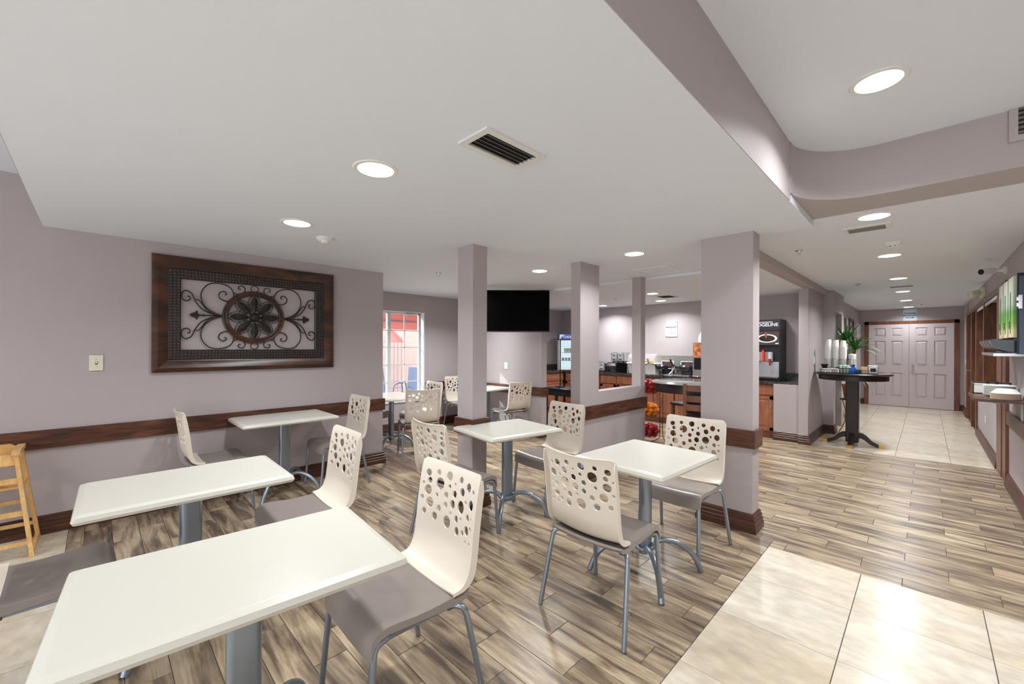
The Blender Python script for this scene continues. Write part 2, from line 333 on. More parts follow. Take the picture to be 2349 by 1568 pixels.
# merge seam at x=-.8066 for rows above the tile patch
rows = {}
for p in planks: rows.setdefault((round(p[2], 3)), []).append(p)
planks = []
for y, ps in rows.items():
    ps.sort(); i = 0
    while i < len(ps):
        p = ps[i]
        if i+1 < len(ps) and abs(p[1]-(-.8066-G/2)) < 1e-3 and abs(ps[i+1][0]-(-.8066+G/2)) < 1e-3 and abs(p[3]-ps[i+1][3]) < 1e-3:
            planks.append((p[0], ps[i+1][1], p[2], p[3])); i += 2
        else: planks.append(p); i += 1
def area_px(p):
    cs = [pj(x, y, 0) for x in (p[0], p[1]) for y in (p[2], p[3])]
    if any(c is None for c in cs): return 0
    mx = sum(c[0] for c in cs)/4; my = sum(c[1] for c in cs)/4
    if not (-60 < mx < 2410 and my < 1640): return 0
    return (max(c[0] for c in cs)-min(c[0] for c in cs))*(max(c[1] for c in cs)-min(c[1] for c in cs))
PC = {}
def slab(p, name, m):
    w, h = round(p[1]-p[0], 4), round(p[3]-p[2], 4); key = (name, w, h)
    if key not in PC: PC[key] = MB().box(0, w, 0, h, -.006, -.0005).add([(.001, .001, 0), (w-.001, .001, 0), (w-.001, h-.001, 0), (.001, h-.001, 0), (0, 0, -.0006), (w, 0, -.0006), (w, h, -.0006), (0, h, -.0006)], [(0, 1, 2, 3), (0, 4, 5, 1), (1, 5, 6, 2), (2, 6, 7, 3), (3, 7, 4, 0)]).mesh(name, m, 0)
    o = bpy.data.objects.new(name, PC[key]); COL.objects.link(o); o.parent = floor; o.location = (p[0], p[2], 0)
def slabs(ps, name, m, limit, label):
    ps = sorted(ps, key=area_px, reverse=True); vis = [p for p in ps[:limit] if area_px(p) > 0]; rest = ps[len(vis):]
    for p in vis: slab(p, name, m)
    if rest:
        mb = MB()
        for p in rest: mb.box(p[0], p[1], p[2], p[3], -.006, 0)
        o = mb.build(label, m, floor, sm=0, kind='stuff'); at = o.data.attributes.new('rnd', 'FLOAT', 'FACE')
        vals = []
        for p in rest: r = random.random(); vals += [r]*6
        if len(at.data) == len(vals): at.data.foreach_set('value', vals)
slabs(planks, 'plank', M_plank, 300, 'plank_field')
TS = .517; tiles = []
def tl(x0, x1, y0, y1): tiles.append((x0+.002, x1-.002, y0+.0013, y1-.0013))
for i in range(-9, 9):
    for j in range(-16, 0):
        x0 = -.8066+TS*i; y0 = 3.465+TS*j; x1 = x0+TS; y1 = y0+TS
        if i < 0 and j >= -7: continue
        x0, x1 = max(x0, -4.8), min(x1, 3.5); y0 = max(y0, -4.5)
        if x1-x0 > .02 and y1-y0 > .02: tl(x0, x1, y0, y1)
for i in range(-1, 3):
    for j in range(0, 13):
        x0 = max(-.8066+TS*i, -1.25); x1 = min(-.8066+TS*(i+1), XR); y0 = 7.576+TS*j; y1 = min(y0+TS, YE)
        if y1-y0 > .02: tl(x0, x1, y0, y1)
for i in range(3, 8):
    for j in range(0, 3): tl(-.8066+TS*i, min(-.8066+TS*(i+1), 3.5), 3.465+TS*j, min(3.465+TS*(j+1), 4.9))
slabs(tiles, 'tile', M_tile, 290, 'tile_field')
# ------------------------------------------------------------------ window and the courtyard outside
w1 = struct('window_1', MB().box(-6.57, -6.53, WY0, WY1, WZ0, WZ0+.045).box(-6.57, -6.53, WY0, WY1, WZ1-.035, WZ1).box(-6.57, -6.53, WY0, WY0+.04, WZ0, WZ1).box(-6.57, -6.53, WY1-.03, WY1, WZ0, WZ1).box(-6.58, -6.52, 3.515, 3.575, WZ0, WZ1), M_winfr)
for a, b in ((WY0+.04, 3.515), (3.575, WY1-.03)):
    mbm = MB(); mid = (a+b)/2; mbm.box(-6.556, -6.544, mid-.008, mid+.008, WZ0+.04, WZ1-.03)
    for z in (.523, .823, 1.124, 1.428, 1.724): mbm.box(-6.556, -6.544, a, b, z-.008, z+.008)
    mbm.build('muntin', M_winfr, w1)
    MB().box(-6.552, -6.548, a, b, WZ0+.04, WZ1-.03).build('pane', M_glass, w1)
MB().box(-6.52, -6.505, 3.52, 3.545, 1.68, 1.80).box(-6.505, -6.49, 3.527, 3.54, 1.66, 1.74).build('sash_latch', M_winfr, w1)
MB().box(-6.53, -6.49, 3.86, 4.06, WZ1-.045, WZ1-.022).box(-6.52, -6.48, 3.86, 3.90, WZ1-.07, WZ1-.045).build('sash_stay', M_winfr, w1)
struct('window_reveal', MB().box(-6.53, XW-.002, WY1-.004, WY1+.004, WZ0, WZ1).box(-6.53, XW-.002, WY0, WY1, WZ1-.004, WZ1+.004).box(-6.53, XW-.002, WY0-.004, WY0+.004, WZ0, WZ1).box(XW-.002, XW+.003, WY1, WY1+.012, WZ0, WZ1+.012), mat('reveal_daylit', (236, 236, 240), .5))  # white lining colour stands in for daylight falling on the jambs
struct('window_sill', MB().box(-6.53, XW+.02, WY0, WY1, WZ0-.02, WZ0+.002), M_winfr)
struct('courtyard_ground', MB().box(-16, -6.6, -3, 16, -.15, -.02), mat('paving', (206, 188, 176), .8, noise=.08))
tag(struct('courtyard_wall', MB().box(-12.2, -12, 2, 16, -.1, 3.2), mat('stucco', (240, 224, 216), .9, noise=.05)), None)
aw = thing('awning', 'red fabric awning on a grey metal frame outside the window', 'awning', (-9.6, 7.0, 0))
M_red = mat('awning_red', (234, 150, 142), .8)
MB().add([(-1.6, -1.8, 2.35), (-1.6, 3, 2.35), (1.2, 3, 3.0), (1.2, -1.8, 3.0), (-1.6, -1.8, 2.38), (-1.6, 3, 2.38), (1.2, 3, 3.03), (1.2, -1.8, 3.03)], [(0, 1, 2, 3), (7, 6, 5, 4), (0, 4, 5, 1), (2, 6, 7, 3), (1, 5, 6, 2), (3, 7, 4, 0)]).build('canopy', M_red, aw)
MB().box(-1.63, -1.6, -1.8, 3, 1.95, 2.37).build('valance', M_red, aw)
fm = MB()
for y in (-1.7, .2, 2.9): fm.cyl((-1.55, y, 0), (-1.55, y, 2.33), .025, 8).cyl((-1.55, y, 2.3), (1.15, y, 2.95), .02, 8).cyl((-1.55, y, 1.8), (-.9, y, 2.45), .02, 8)
fm.cyl((-1.55, -1.7, 2.2), (-1.55, 2.9, 2.2), .02, 8).build('frame', mat('grey_metal', (140, 130, 150), .5), aw)
um = thing('patio_umbrella', 'red patio umbrella half open outside the window', 'umbrella', (-9.9, 5.35, 0))
MB().cyl((0, 0, 0), (0, 0, 2.0), .02, 8).build('pole', M_winfr, um)
MB().lathe([(.02, 1.95), (.18, 1.82), (.42, 1.55), (.40, 1.55), (.16, 1.79), (.01, 1.9)], 8, cap=False).build('canopy', M_red, um)
fn = thing('fence', 'iron bar fence in front of the pale courtyard wall', 'fence', (-11.6, 4, 0))
for i in range(22): MB().box(-.008, .008, i*.13-.008, i*.13+.008, 0, 1.75).build('bar', mat('fence_paint', (196, 178, 192), .5), fn)
for z in (.15, 1.6): MB().box(-.012, .012, 0, 2.75, z, z+.03).build('rail', MATS['fence_paint'], fn)
def sling(loc, rz, label):
    t = thing('patio_chair', label, 'chair', loc, rz, None); ms = mat('sling_blue', (112, 128, 158), .7)
    MB().add([(-.24, -.22, .42), (.24, -.22, .42), (.27, -.36, 1.0), (-.27, -.36, 1.0), (-.24, -.24, .42), (.24, -.24, .42), (.27, -.38, 1.0), (-.27, -.38, 1.0)], [(0, 1, 2, 3), (7, 6, 5, 4), (0, 3, 7, 4), (1, 5, 6, 2), (2, 6, 7, 3), (0, 4, 5, 1)]).build('backrest', ms, t)
    MB().box(-.24, .24, -.23, .25, .41, .43).build('seat', ms, t)
    for sx in (-1, 1):
        MB().tube(curve([(sx*.28, -.4, 0), (sx*.28, -.28, .5), (sx*.28, -.2, .66), (sx*.28, .2, .66), (sx*.28, .3, .5), (sx*.28, .32, 0)], 4), .014, 8).build('side_frame', ms, t)
sling((-7.75, 4.75, -.02), -2.6, 'blue grey sling patio chair just outside the window')
sling((-8.6, 4.55, -.02), .4, 'second blue grey sling patio chair farther from the window glass')
# ------------------------------------------------------------------ dining chairs
HOLES = [(490,437,40),(618,432,30),(748,483,42),(890,528,28),(980,622,32),(1038,672,15),(410,592,18),(493,562,32),(617,612,60),(733,645,20),(812,600,14),(890,703,32),(455,712,52),(557,787,22),(675,778,30),(785,752,30),(368,822,25),(920,838,14),(988,860,32),(455,908,52),(650,930,28),(740,908,36),(846,923,46),(365,1042,32),(557,993,33),(700,1042,16),(925,1043,22),(975,1043,10),(488,1118,40),(765,1110,28),(827,1090,14),(635,1182,54),(888,1225,30),(948,1180,14),(750,1280,32),(825,1278,20),(857,1380,13),(907,1385,13)]
def hole_uv():
    out = []
    for cx, cy, rx in HOLES:
        xl = 440-(cy-165)*.195; xr = 1205-(cy-480)*.2; t = (cx-xl)/(xr-xl); u = (t+.3*t*t)/1.3
        yt = 165+(cx-440)*.36; v = (cy-yt)/3600; ry = rx*(1.45+1.25*t*t); r = ry/3650
        out.append((-(u-.5)*.49-.020, v*1.0, r*1.1))
    return out
PROF = [(-.272, .905), (-.262, .878), (-.249, .82), (-.238, .75), (-.229, .68), (-.221, .61), (-.213, .55), (-.200, .505), (-.178, .474), (-.15, .461), (-.12, .458)]
PP = curve([(0, y, z) for y, z in PROF], 4)
SL = [0]
for a, b in zip(PP, PP[1:]): SL.append(SL[-1]+(b-a).length)
def prof_at(v):
    v = max(0, min(SL[-1]-1e-6, v))
    for i in range(len(SL)-1):
        if SL[i+1] >= v:
            t = (v-SL[i])/(SL[i+1]-SL[i]); p = PP[i].lerp(PP[i+1], t); return p, (PP[i+1]-PP[i]).normalized()
def shell_pt(x, v, off=0):
    p, t = prof_at(v); n = Vector((0, -t.z, t.y))  # points to the sitter side
    if n.y < 0 and p.z > .55: n = -n
    if p.z <= .55 and n.z < 0: n = -n
    L_ = SL[-1]; fade = max(0, min(1, (L_-v)/.16))
    bow = .036*((x/.225)**2)*(.35+.65*fade)-.026*fade
    q = Vector((x, p.y, p.z))+n*(bow+off)
    return q
def chair_shell():
    Ln = SL[-1]; hw = lambda v: .225-.006*min(1, v/.3)
    vs = []; ed = []; holes = hole_uv()
    cr = .03
    out = []
    N = 16
    bl = [(-.222+cr-cr*math.cos(a), cr-cr*math.sin(a)) for a in [i*PI/2/5 for i in range(6)]]
    topL = bl; topR = [(-x, y) for x, y in bl][::-1]
    out = topL+[(-.222+cr+(2*(.222-cr))*i/10, 0) for i in range(1, 10)]+topR
    right = [(.222, cr+(Ln-cr)*i/26) for i in range(1, 27)]; bot = [(.222-.444*i/12, Ln) for i in range(1, 12)]; left = [(-.222, Ln-(Ln-cr)*i/26) for i in range(0, 26)]
    out = out+right+bot+left
    pts = [Vector(p) for p in out]; n0 = len(pts); edges = [(i, (i+1) % n0) for i in range(n0)]
    for hx, hv, hr in holes:
        m = 18 if hr > .014 else 12; s0 = len(pts)
        for i in range(m): a = 2*PI*i/m; pts.append(Vector((hx+hr*math.cos(a), hv+hr*math.sin(a))))
        edges += [(s0+i, s0+(i+1) % m) for i in range(m)]
    for i in range(1, 16):
        for j in range(1, 30):
            x = -.222+.444*i/16; v = Ln*j/30
            if v < cr and abs(x) > .19: continue
            if all((x-a)**2+(v-b)**2 > (r+.006)**2 for a, b, r in holes): pts.append(Vector((x, v)))
    V, E_, F_, _, _, _ = delaunay_2d_cdt(pts, edges, [], 1, 1e-5)
    tris = []
    for f in F_:
        c = sum((V[i] for i in f), Vector((0, 0)))/len(f)
        if any((c.x-a)**2+(c.y-b)**2 < (r*.97)**2 for a, b, r in holes): continue
        if c.y < 0 or c.y > Ln or abs(c.x) > .2221: continue
        tris.append(tuple(f))
    n = len(V); T_ = .0075
    verts = [shell_pt(p.x, p.y, 0) for p in V]+[shell_pt(p.x, p.y, -T_) for p in V]
    faces = tris+[tuple(i+n for i in t[::-1]) for t in tris]
    cnt = {}
    for t in tris:
        for a, b in zip(t, t[1:]+t[:1]): cnt.setdefault(frozenset((a, b)), []).append((a, b))
    for kx, l in cnt.items():
        if len(l) == 1: a, b = l[0]; faces.append((b, a, a+n, b+n))
    mb = MB().add(verts, faces)
    # rims turned back along both sides
    for sx in (-1, 1):
        rr = []
        for i in range(31):
            v = .02+(Ln-.02)*i/30; w = .222; k = math.sin(min(1, (i+1)/5)*PI/2); dep = .026*k*(1 if v < Ln-.1 else max(.25, (Ln-v)/.1))
            a = shell_pt(sx*w, v, 0); b = shell_pt(sx*(w+.003), v, -dep-.006); c = shell_pt(sx*(w-.004), v, -dep-.006); d = shell_pt(sx*(w-.006), v, -.006)
            rr.append([a, b, c, d])
        mb.loft(rr, True)
    return mb.mesh('backrest', M_cream, 40)
def seat_mb():
    top = [(-.205, .462), (-.17, .448), (-.135, .447), (-.1295, .447), (-.129, .459), (-.08, .456), (-.02, .455), (.05, .458), (.11, .465), (.155, .468), (.185, .462), (.207, .447), (.219, .425), (.224, .40), (.225, .372)]
    bot = [(.213, .372), (.210, .40), (.200, .42), (.182, .434), (.15, .440), (.08, .435), (0, .428), (-.08, .424), (-.15, .420), (-.19, .432), (-.212, .452)]
    pr = top+bot; rings = []
    for i in range(13):
        x = -.219+.438*i/12; e = abs(x)/.219; dip = -.007*(1-e*e); inset = .010 if i in (0, 12) else 0
        r = []
        for y, z in pr:
            yy = y-(.012*(1-e*e) if y < -.13 else 0)
            if inset: yy = max(min(yy, .217), -.2)
            r.append((x, yy, z+dip-(.003 if inset else 0)))
        rings.append(r)
    return MB().loft(rings, True)
def make_chair(label):
    t = thing('dining_chair', label, 'chair')
    o = bpy.data.objects.new('backrest', chair_shell()); COL.objects.link(o); o.parent = t; o['label'] = 'cream plastic backrest pierced with round bubble holes'
    seat_mb().build('seat', M_seat, t, label='taupe plastic waterfall seat', sm=30)
    for sx in (-1, 1):
        MB().tube(curve([(sx*.185, -.125, .408), (sx*.215, -.15, .41), (sx*.232, -.167, .395), (sx*.238, -.177, .36)], 4)+[Vector((sx*.262, -.25, .004))], .0125, 10).build('leg', M_steel, t)
        MB().tube([Vector((sx*.216, .235, .004)), Vector((sx*.206, .205, .34))]+curve([(sx*.205, .202, .375), (sx*.203, .19, .405), (sx*.2, .15, .418)], 4), .0125, 10).build('leg', M_steel, t)
        MB().cyl((sx*.2, .16, .418), (sx*.186, -.125, .408), .011, 8).build('seat_frame', M_steel, t)
        MB().bbox(sx*.185-.016, sx*.185+.016, -.145, -.11, .395, .43, .003).build('bracket', mat('bracket_grey', (92, 90, 90), .5), t)
    MB().cyl((-.186, -.125, .41), (.186, -.125, .41), .009, 8).build('cross_bar', M_steel, t)
    return t
c0 = make_chair('chair with its back to us at the square table nearest the wide pillar')
c0.location = (-1.272, 2.02, 0)
def chair(x, y, rz, label): return dup(c0, (x, y, 0), rz, label)
chair(-1.272, 3.035, PI, 'cream bubble-hole chair facing us, right in front of the wide pillar')
chair(-1.545, .885, PI-.03, 'large cream bubble-hole chair at the end of the nearest table in the foreground')
chair(-2.705, .90, PI-.04, 'cream bubble-hole chair at right end of the middle table, behind the nearest tabletop')
chair(-2.70, -.15, .03, 'chair showing only its taupe seat, at the left edge of the picture')
chair(-4.49, .765, 0, 'cream chair seen edge-on by the chair rail, left of the wall table')
chair(-4.44, 1.80, PI, 'cream chair against the left wall, right of the wall table')
chair(-2.565, 1.975, -.02, 'chair seen from behind at the near side of the slim-pillar table')
chair(-2.505, 2.985, PI-.10, 'cream bubble-hole chair facing us, between the slim pillar table and the half wall')
chair(-4.79, 3.03, PI/2-.32, 'cream chair with its back to us at the bright window table')
chair(-5.42, 3.45, PI-.05, 'sunlit white-looking chair behind the window table, mostly hidden by another chair')
chair(-5.97, 2.92, -PI/2+.1, 'chair whose seat peeks past the wall corner at the window table')
chair(-5.92, 4.69, -PI/2, 'cream chair left of the table under the television, partly behind the slim pillar')
chair(-4.72, 4.69, PI/2-.1, 'cream chair with its back to us under the television')
# ------------------------------------------------------------------ tables
def rrect(hx, hy, r, z, n=4):
    out = []
    for cx, cy, a0 in ((hx-r, hy-r, 0), (-hx+r, hy-r, PI/2), (-hx+r, -hy+r, PI), (hx-r, -hy+r, 1.5*PI)):
        for i in range(n+1): a = a0+i*PI/2/n; out.append((cx+r*math.cos(a), cy+r*math.sin(a), z))
    return out
TH = .755
def make_table(hx, hy, label):
    t = thing('cafe_table', label, 'table')
    MB().loft([rrect(hx-.03, hy-.03, .012, TH-.040), rrect(hx-.006, hy-.006, .014, TH-.037), rrect(hx, hy, .016, TH-.024), rrect(hx-.006, hy-.006, .014, TH-.008), rrect(hx-.022, hy-.022, .012, TH-.002), rrect(hx-.028, hy-.028, .012, TH), rrect(hx-.032, hy-.032, .010, TH), rrect(hx-.06, hy-.06, .005, TH)]).build('tabletop', M_top, t, sm=30)
    def oval(z, a=.031, b=.049): return [(a*math.copysign(abs(math.cos(q))**.7, math.cos(q)), b*math.copysign(abs(math.sin(q))**.7, math.sin(q)), z) for q in [2*PI*i/28 for i in range(28)]]
    MB().loft([oval(.125), oval(TH-.046)]).build('column', M_steel, t)
    MB().box(-.10, .10, -.15, .15, TH-.046, TH-.04).box(-.025, .025, -.2, .2, TH-.06, TH-.046).build('mounting_plate', M_steel, t)
    MB().tube([(.052*math.cos(a), .070*math.sin(a), .165) for a in [2*PI*i/20 for i in range(20)]], .013, 8, closed=True).build('collar', M_steel, t)
    for sx in (-1, 1):
        for sy in (-1, 1):
            MB().tube(curve([(sx*.03, sy*.055, .172), (sx*.07, sy*.09, .196), (sx*.13, sy*.14, .190), (sx*.19, sy*.195, .145), (sx*.225, sy*.23, .085), (sx*.247, sy*.252, .012), (sx*.250, sy*.255, .004)], 5), .0175, 10).build('foot', M_steel, t)
    return t
t0 = make_table(.312, .365, 'small cream square table nearest the wide pillar'); t0.location = (-1.285, 2.515, 0); t0.rotation_euler = (0, 0, -.05)
dup(t0, (-2.555, 2.505, 0), -.16, 'small cream square table beside the slim pillar')
t1 = make_table(.302, .425, 'large cream table filling the bottom left foreground'); t1.location = (-1.547, .336, 0); t1.rotation_euler = (0, 0, -.08)
t2 = make_table(.30, .418, 'cream table second from the foreground, in front of the high chair'); t2.location = (-2.715, .348, 0); t2.rotation_euler = (0, 0, -.02)
dup(t2, (-4.475, 1.31, 0), 0, 'cream table pushed against the left wall under the framed wall art')
dup(t2, (-5.36, 2.95, 0), PI/2-.1, 'pale table in the bright window alcove')
dup(t2, (-5.28, 4.70, 0), 0, 'pale table against the wall under the television')
# ------------------------------------------------------------------ wooden high chair
hc = thing('high_chair', 'light pine wooden high chair at the left edge of the picture', 'high chair', (-4.55, -.52, 0))
def bar(a, b, w, d, T=None):
    a, b = Vector(a), Vector(b); t = (b-a).normalized(); y = Vector((0, 1, 0)) if abs(t.y) < .8 else Vector((1, 0, 0)); n = t.cross(y).normalized(); m_ = n.cross(t)
    def ring(p): return [p+n*w+m_*d, p-n*w+m_*d, p-n*w-m_*d, p+n*w-m_*d]
    return MB().loft([ring(a), ring(b)])
for sy in (-1, 1):
    bar((.215, sy*.21, 0), (.13, sy*.13, .70), .02, .011).build('leg', M_pine, hc)
    bar((-.205, sy*.21, 0), (-.11, sy*.13, .71), .02, .011).build('leg', M_pine, hc)
    bar((-.16, sy*.13, .71), (.16, sy*.13, .71), .014, .02).build('arm_rest', M_pine, hc)
    bar((.205, sy*.205, .02), (-.195, sy*.205, .02), .02, .010).build('floor_rail', M_pine, hc)
for x, z, w in ((.205, .10, .012), (.18, .30, .016), (.147, .52, .018), (-.19, .12, .012), (-.17, .30, .014)):
    bar((x, -(.205-z*.11), z), (x, .205-z*.11, z), w, .009).build('cross_rail', M_pine, hc)
MB().box(-.12, .13, -.16, .16, .46, .475).build('seat_board', M_pine, hc)
MB().prism([(-.13, .64), (.13, .64), (.13, .70), (.08, .735), (-.08, .735), (-.13, .70)], -.012, .012, Matrix.Translation((-.125, 0, 0)) @ Matrix(((0, 0, 1, 0), (1, 0, 0, 0), (0, 1, 0, 0), (0, 0, 0, 1)))).build('back_board', M_pine, hc)
MB().bbox(.09, .14, -.13, .13, .62, .70, .006).build('front_board', M_pine, hc)
MB().box(.10, .106, -.03, .03, .2, .62).build('safety_strap', M_black, hc)
# ------------------------------------------------------------------ framed iron wall art on the left wall
art = thing('wall_art', 'large dark wood frame holding scrolled iron work on the left wall', 'wall art', (XL+.004, 1.119, 1.732))
A0, A1 = .783, .522
def fr(w0, h0, w1, h1, prof, name, m):
    # rectangular frame swept between outer (w0,h0) and inner (w1,h1); prof: (t 0..1, depth)
    rings = []
    for sx, sz in ((-1, -1), (1, -1), (1, 1), (-1, 1)):
        rings.append([(d, sx*(w0+(w1-w0)*t), sz*(h0+(h1-h0)*t)) for t, d in prof])
    rings.append(rings[0]); return MB().loft(rings, False).build(name, m, art, sm=30)
fr(A0, A1, .672, .412, [(0, 0), (0, .03), (.15, .05), (.35, .055), (.6, .045), (.85, .025), (1, .02), (1, 0)], 'frame', M_frame)
fr(.672, .412, .582, .322, [(0, .0), (0, .022), (.08, .028), (.5, .03), (.92, .028), (1, .02), (1, 0)], 'liner', M_bronze)
bead = MB(); n_ = 0
for s_i, (w, h) in enumerate(((.655, .395), (.627, .367), (.600, .340))):
    st = .026
    for sx in (-1, 1):
        z = -h
        while z <= h: bead.box(.028, .035, sx*w-.007, sx*w+.007, z-.004, z+.004); z += st
        y = -w
        while y <= w: bead.box(.028, .035, y-.004, y+.004, sx*h-.007, sx*h+.007); y += st
bead.build('beading', mat('bead_pewter', (108, 102, 104), .35, metal=.8), art, sm=0, kind='stuff')
X_ = .02
MB().tube([(X_, .262*math.cos(a), .252*math.sin(a)) for a in [2*PI*i/64 for i in range(64)]], .010, 8, closed=True).tube([(X_, .232*math.cos(a), .222*math.sin(a)) for a in [2*PI*i/64 for i in range(64)]], .012, 8, closed=True).lathe([(.225, -.004), (.262, -.004), (.262, .006), (.225, .006)], 64, Matrix.Translation((X_, 0, 0)) @ Matrix(((0, 0, 1, 0), (1, 0, 0, 0), (0, .96, 0, 0), (0, 0, 0, 1))), cap=False).build('ring', M_frame, art)
for k in range(8):
    a = k*PI/4; d = Vector((0, math.cos(a), math.sin(a))); n = Vector((0, -math.sin(a), math.cos(a)))
    lf = MB(); pts = []
    outl = [(.05, .006), (.075, .020), (.085, .017), (.105, .032), (.115, .027), (.135, .038), (.148, .032), (.165, .034), (.178, .026), (.195, .020), (.215, 0)]
    left = [d*r_*.98+n*w for r_, w in outl]; right = [d*r_*.98-n*w for r_, w in outl[:-1]][::-1]; cen = [d*r_*.98 for r_, w in outl]
    vs = []; fs = []
    for i, (r_, w) in enumerate(outl):
        vs += [d*r_*.98+n*w+Vector((X_, 0, 0)), d*r_*.98+Vector((X_+.012, 0, 0)), d*r_*.98-n*w+Vector((X_, 0, 0))]
    for i in range(len(outl)-1):
        q = i*3; fs += [(q, q+3, q+4, q+1), (q+1, q+4, q+5, q+2)]
    lf.add(vs, fs); o = lf.build('leaf', M_iron, art); o.modifiers.new('s', 'SOLIDIFY').thickness = .003
    for w in (.048, .058):
        MB().tube([Vector((X_-.004, 0, 0))+p for p in curve([d*.05, d*.09+n*w*.7, d*.15+n*w, d*.20+n*w*.6, d*.222, d*.20-n*w*.6, d*.15-n*w, d*.09-n*w*.7, d*.05], 4)], .0022, 6).build('petal_wire', M_iron, art)
MB().sphere((X_+.008, 0, 0), .047, 16, 8, T=None).build('rosette', M_iron, art)
def spiral(c, a0, turns, r0, r1, n=40, sy=1):
    return [Vector((X_, c[0]+(r0+(r1-r0)*(i/n)**.8)*math.cos(a0+turns*2*PI*i/n), c[1]+(r0+(r1-r0)*(i/n)**.8)*math.sin(a0+turns*2*PI*i/n)*sy)) for i in range(n+1)]
for sx in (-1, 1):
    for sz in (-1, 1):
        def fl(P): return [Vector((p.x, p.y*sx, p.z*sz)) for p in P]
        # big C scroll from ring tip to big loop ending in a small spiral
        big = [Vector((X_, .262, .005)), Vector((X_, .33, .03)), Vector((X_, .40, .09))]+spiral((.305, .175), -.15, .93, .135, .022, 46)
        # path: tip -> outer arc -> over the top -> inward spiral
        big = curve([(X_, .264, .0), (X_, .34, .03), (X_, .405, .085), (X_, .435, .16), (X_, .425, .235), (X_, .375, .295), (X_, .30, .312), (X_, .215, .285), (X_, .178, .225), (X_, .19, .17), (X_, .235, .145), (X_, .285, .165), (X_, .298, .205), (X_, .275, .235), (X_, .245, .232), (X_, .238, .212), (X_, .252, .203)], 5)
        MB().tube(fl(big), .0055, 6).build('scroll', M_iron, art)
        out = curve([(X_, .29, .0), (X_, .36, .02), (X_, .43, .06), (X_, .475, .125), (X_, .505, .195), (X_, .55, .22), (X_, .577, .19), (X_, .575, .145), (X_, .545, .125), (X_, .518, .14), (X_, .52, .165), (X_, .538, .168)], 5)
        MB().tube(fl(out), .0055, 6).build('scroll', M_iron, art)
        sm_ = curve([(X_, .180, .235), (X_, .150, .222), (X_, .105, .232), (X_, .082, .262), (X_, .09, .295), (X_, .118, .305), (X_, .14, .288), (X_, .132, .268), (X_, .118, .273)], 5)
        MB().tube(fl(sm_), .005, 6).build('scroll', M_iron, art)
        MB().tube(fl(curve([(X_, .33, .01), (X_, .39, .05), (X_, .43, .11), (X_, .455, .14), (X_, .475, .142)], 5)), .005, 6).build('tendril', M_iron, art)
    MB().tube([Vector((X_, sx*.262, 0)), Vector((X_, sx*.455, 0))], .006, 6).sphere((X_, sx*.415, 0), .010, 8, 6).build('stem', M_iron, art)
    o = MB().prism([(.44, -.006), (.455, -.01), (.462, -.04), (.472, -.042), (.478, -.024), (.492, -.022), (.51, -.012), (.522, 0), (.51, .012), (.492, .022), (.478, .024), (.472, .042), (.462, .04), (.455, .01), (.44, .006)], 0, .010, Matrix(((0, 0, 1, X_-.005), (sx, 0, 0, 0), (0, 1, 0, 0), (0, 0, 0, 1)))).build('finial', M_iron, art)
    MB().tube([(X_, .033*math.cos(a), sx*.285+.030*math.sin(a)) for a in [2*PI*i/28 for i in range(28)]], .004, 6, closed=True).build('hoop', M_iron, art)
# switch plate
sw = thing('light_switch', 'ivory light switch plate on the left wall beside the framed art', 'light switch', (XL, -.003, 1.305))
MB().bbox(0, .007, -.041, .041, -.066, .066, .003).build('plate', M_ivory, sw)
MB().bbox(.006, .016, -.005, .005, -.003, .012, .001).build('toggle', M_white, sw)
MB().box(.006, .0075, -.008, .008, -.014, .014).build('toggle_slot', mat('slot_shadow', (110, 108, 88), .6), sw)
for z in (-.03, .03): MB().cyl((.006, 0, z), (.0085, 0, z), .003, 8).build('screw', M_chrome, sw)
def plate(name, label, cat, loc, nx, ny, w=.04, h=.06):
    t = thing(name, label, cat, loc, math.atan2(ny, nx)); MB().bbox(0, .007, -w, w, -h, h, .003).build('plate', M_white, t); MB().bbox(.005, .011, -w*.4, w*.4, -h*.5, h*.5, .001).build('rocker', M_white, t); return t
plate('wall_switch', 'white switch plate under the television', 'light switch', (-5.14, 5.007, 1.12), 0, -1)
# ------------------------------------------------------------------ television
def facing(d, px_r, z):
    return fw*d+rt*px_r+Vector((0, 0, z))
tvr = 6.35*(1260.5-1174.5)/F; tw = 1.13
tv = thing('television', 'black flat television on a swivel arm above the alcove table', 'television', facing(6.35, tvr-tw/2, 1.995), YAW)
MB().bbox(-tw/2, tw/2, -.0, .045, -.325, .32, .008).build('casing', M_black, tv)
MB().box(-tw/2+.012, tw/2-.012, -.003, .001, -.305, .308).build('screen', M_screen, tv)
MB().box(-tw/2+.01, tw/2-.01, -.004, .0, -.322, -.312).build('lower_bezel', mat('bezel_grey', (70, 72, 76), .4), tv)
inv = tv.matrix_basis.inverted() if False else None
wp = Vector((-4.62, 5.004, 1.99))-tv.location; wl = Vector((wp.x*math.cos(YAW)+wp.y*math.sin(YAW), -wp.x*math.sin(YAW)+wp.y*math.cos(YAW), 0))
MB().box(-.2, .2, .045, .06, -.15, .15).cyl((0, .055, 0), tuple(wl), .018, 8).cyl((0, .055, .06), (wl.x, wl.y, .06), .018, 8).build('wall_arm', M_black, tv)
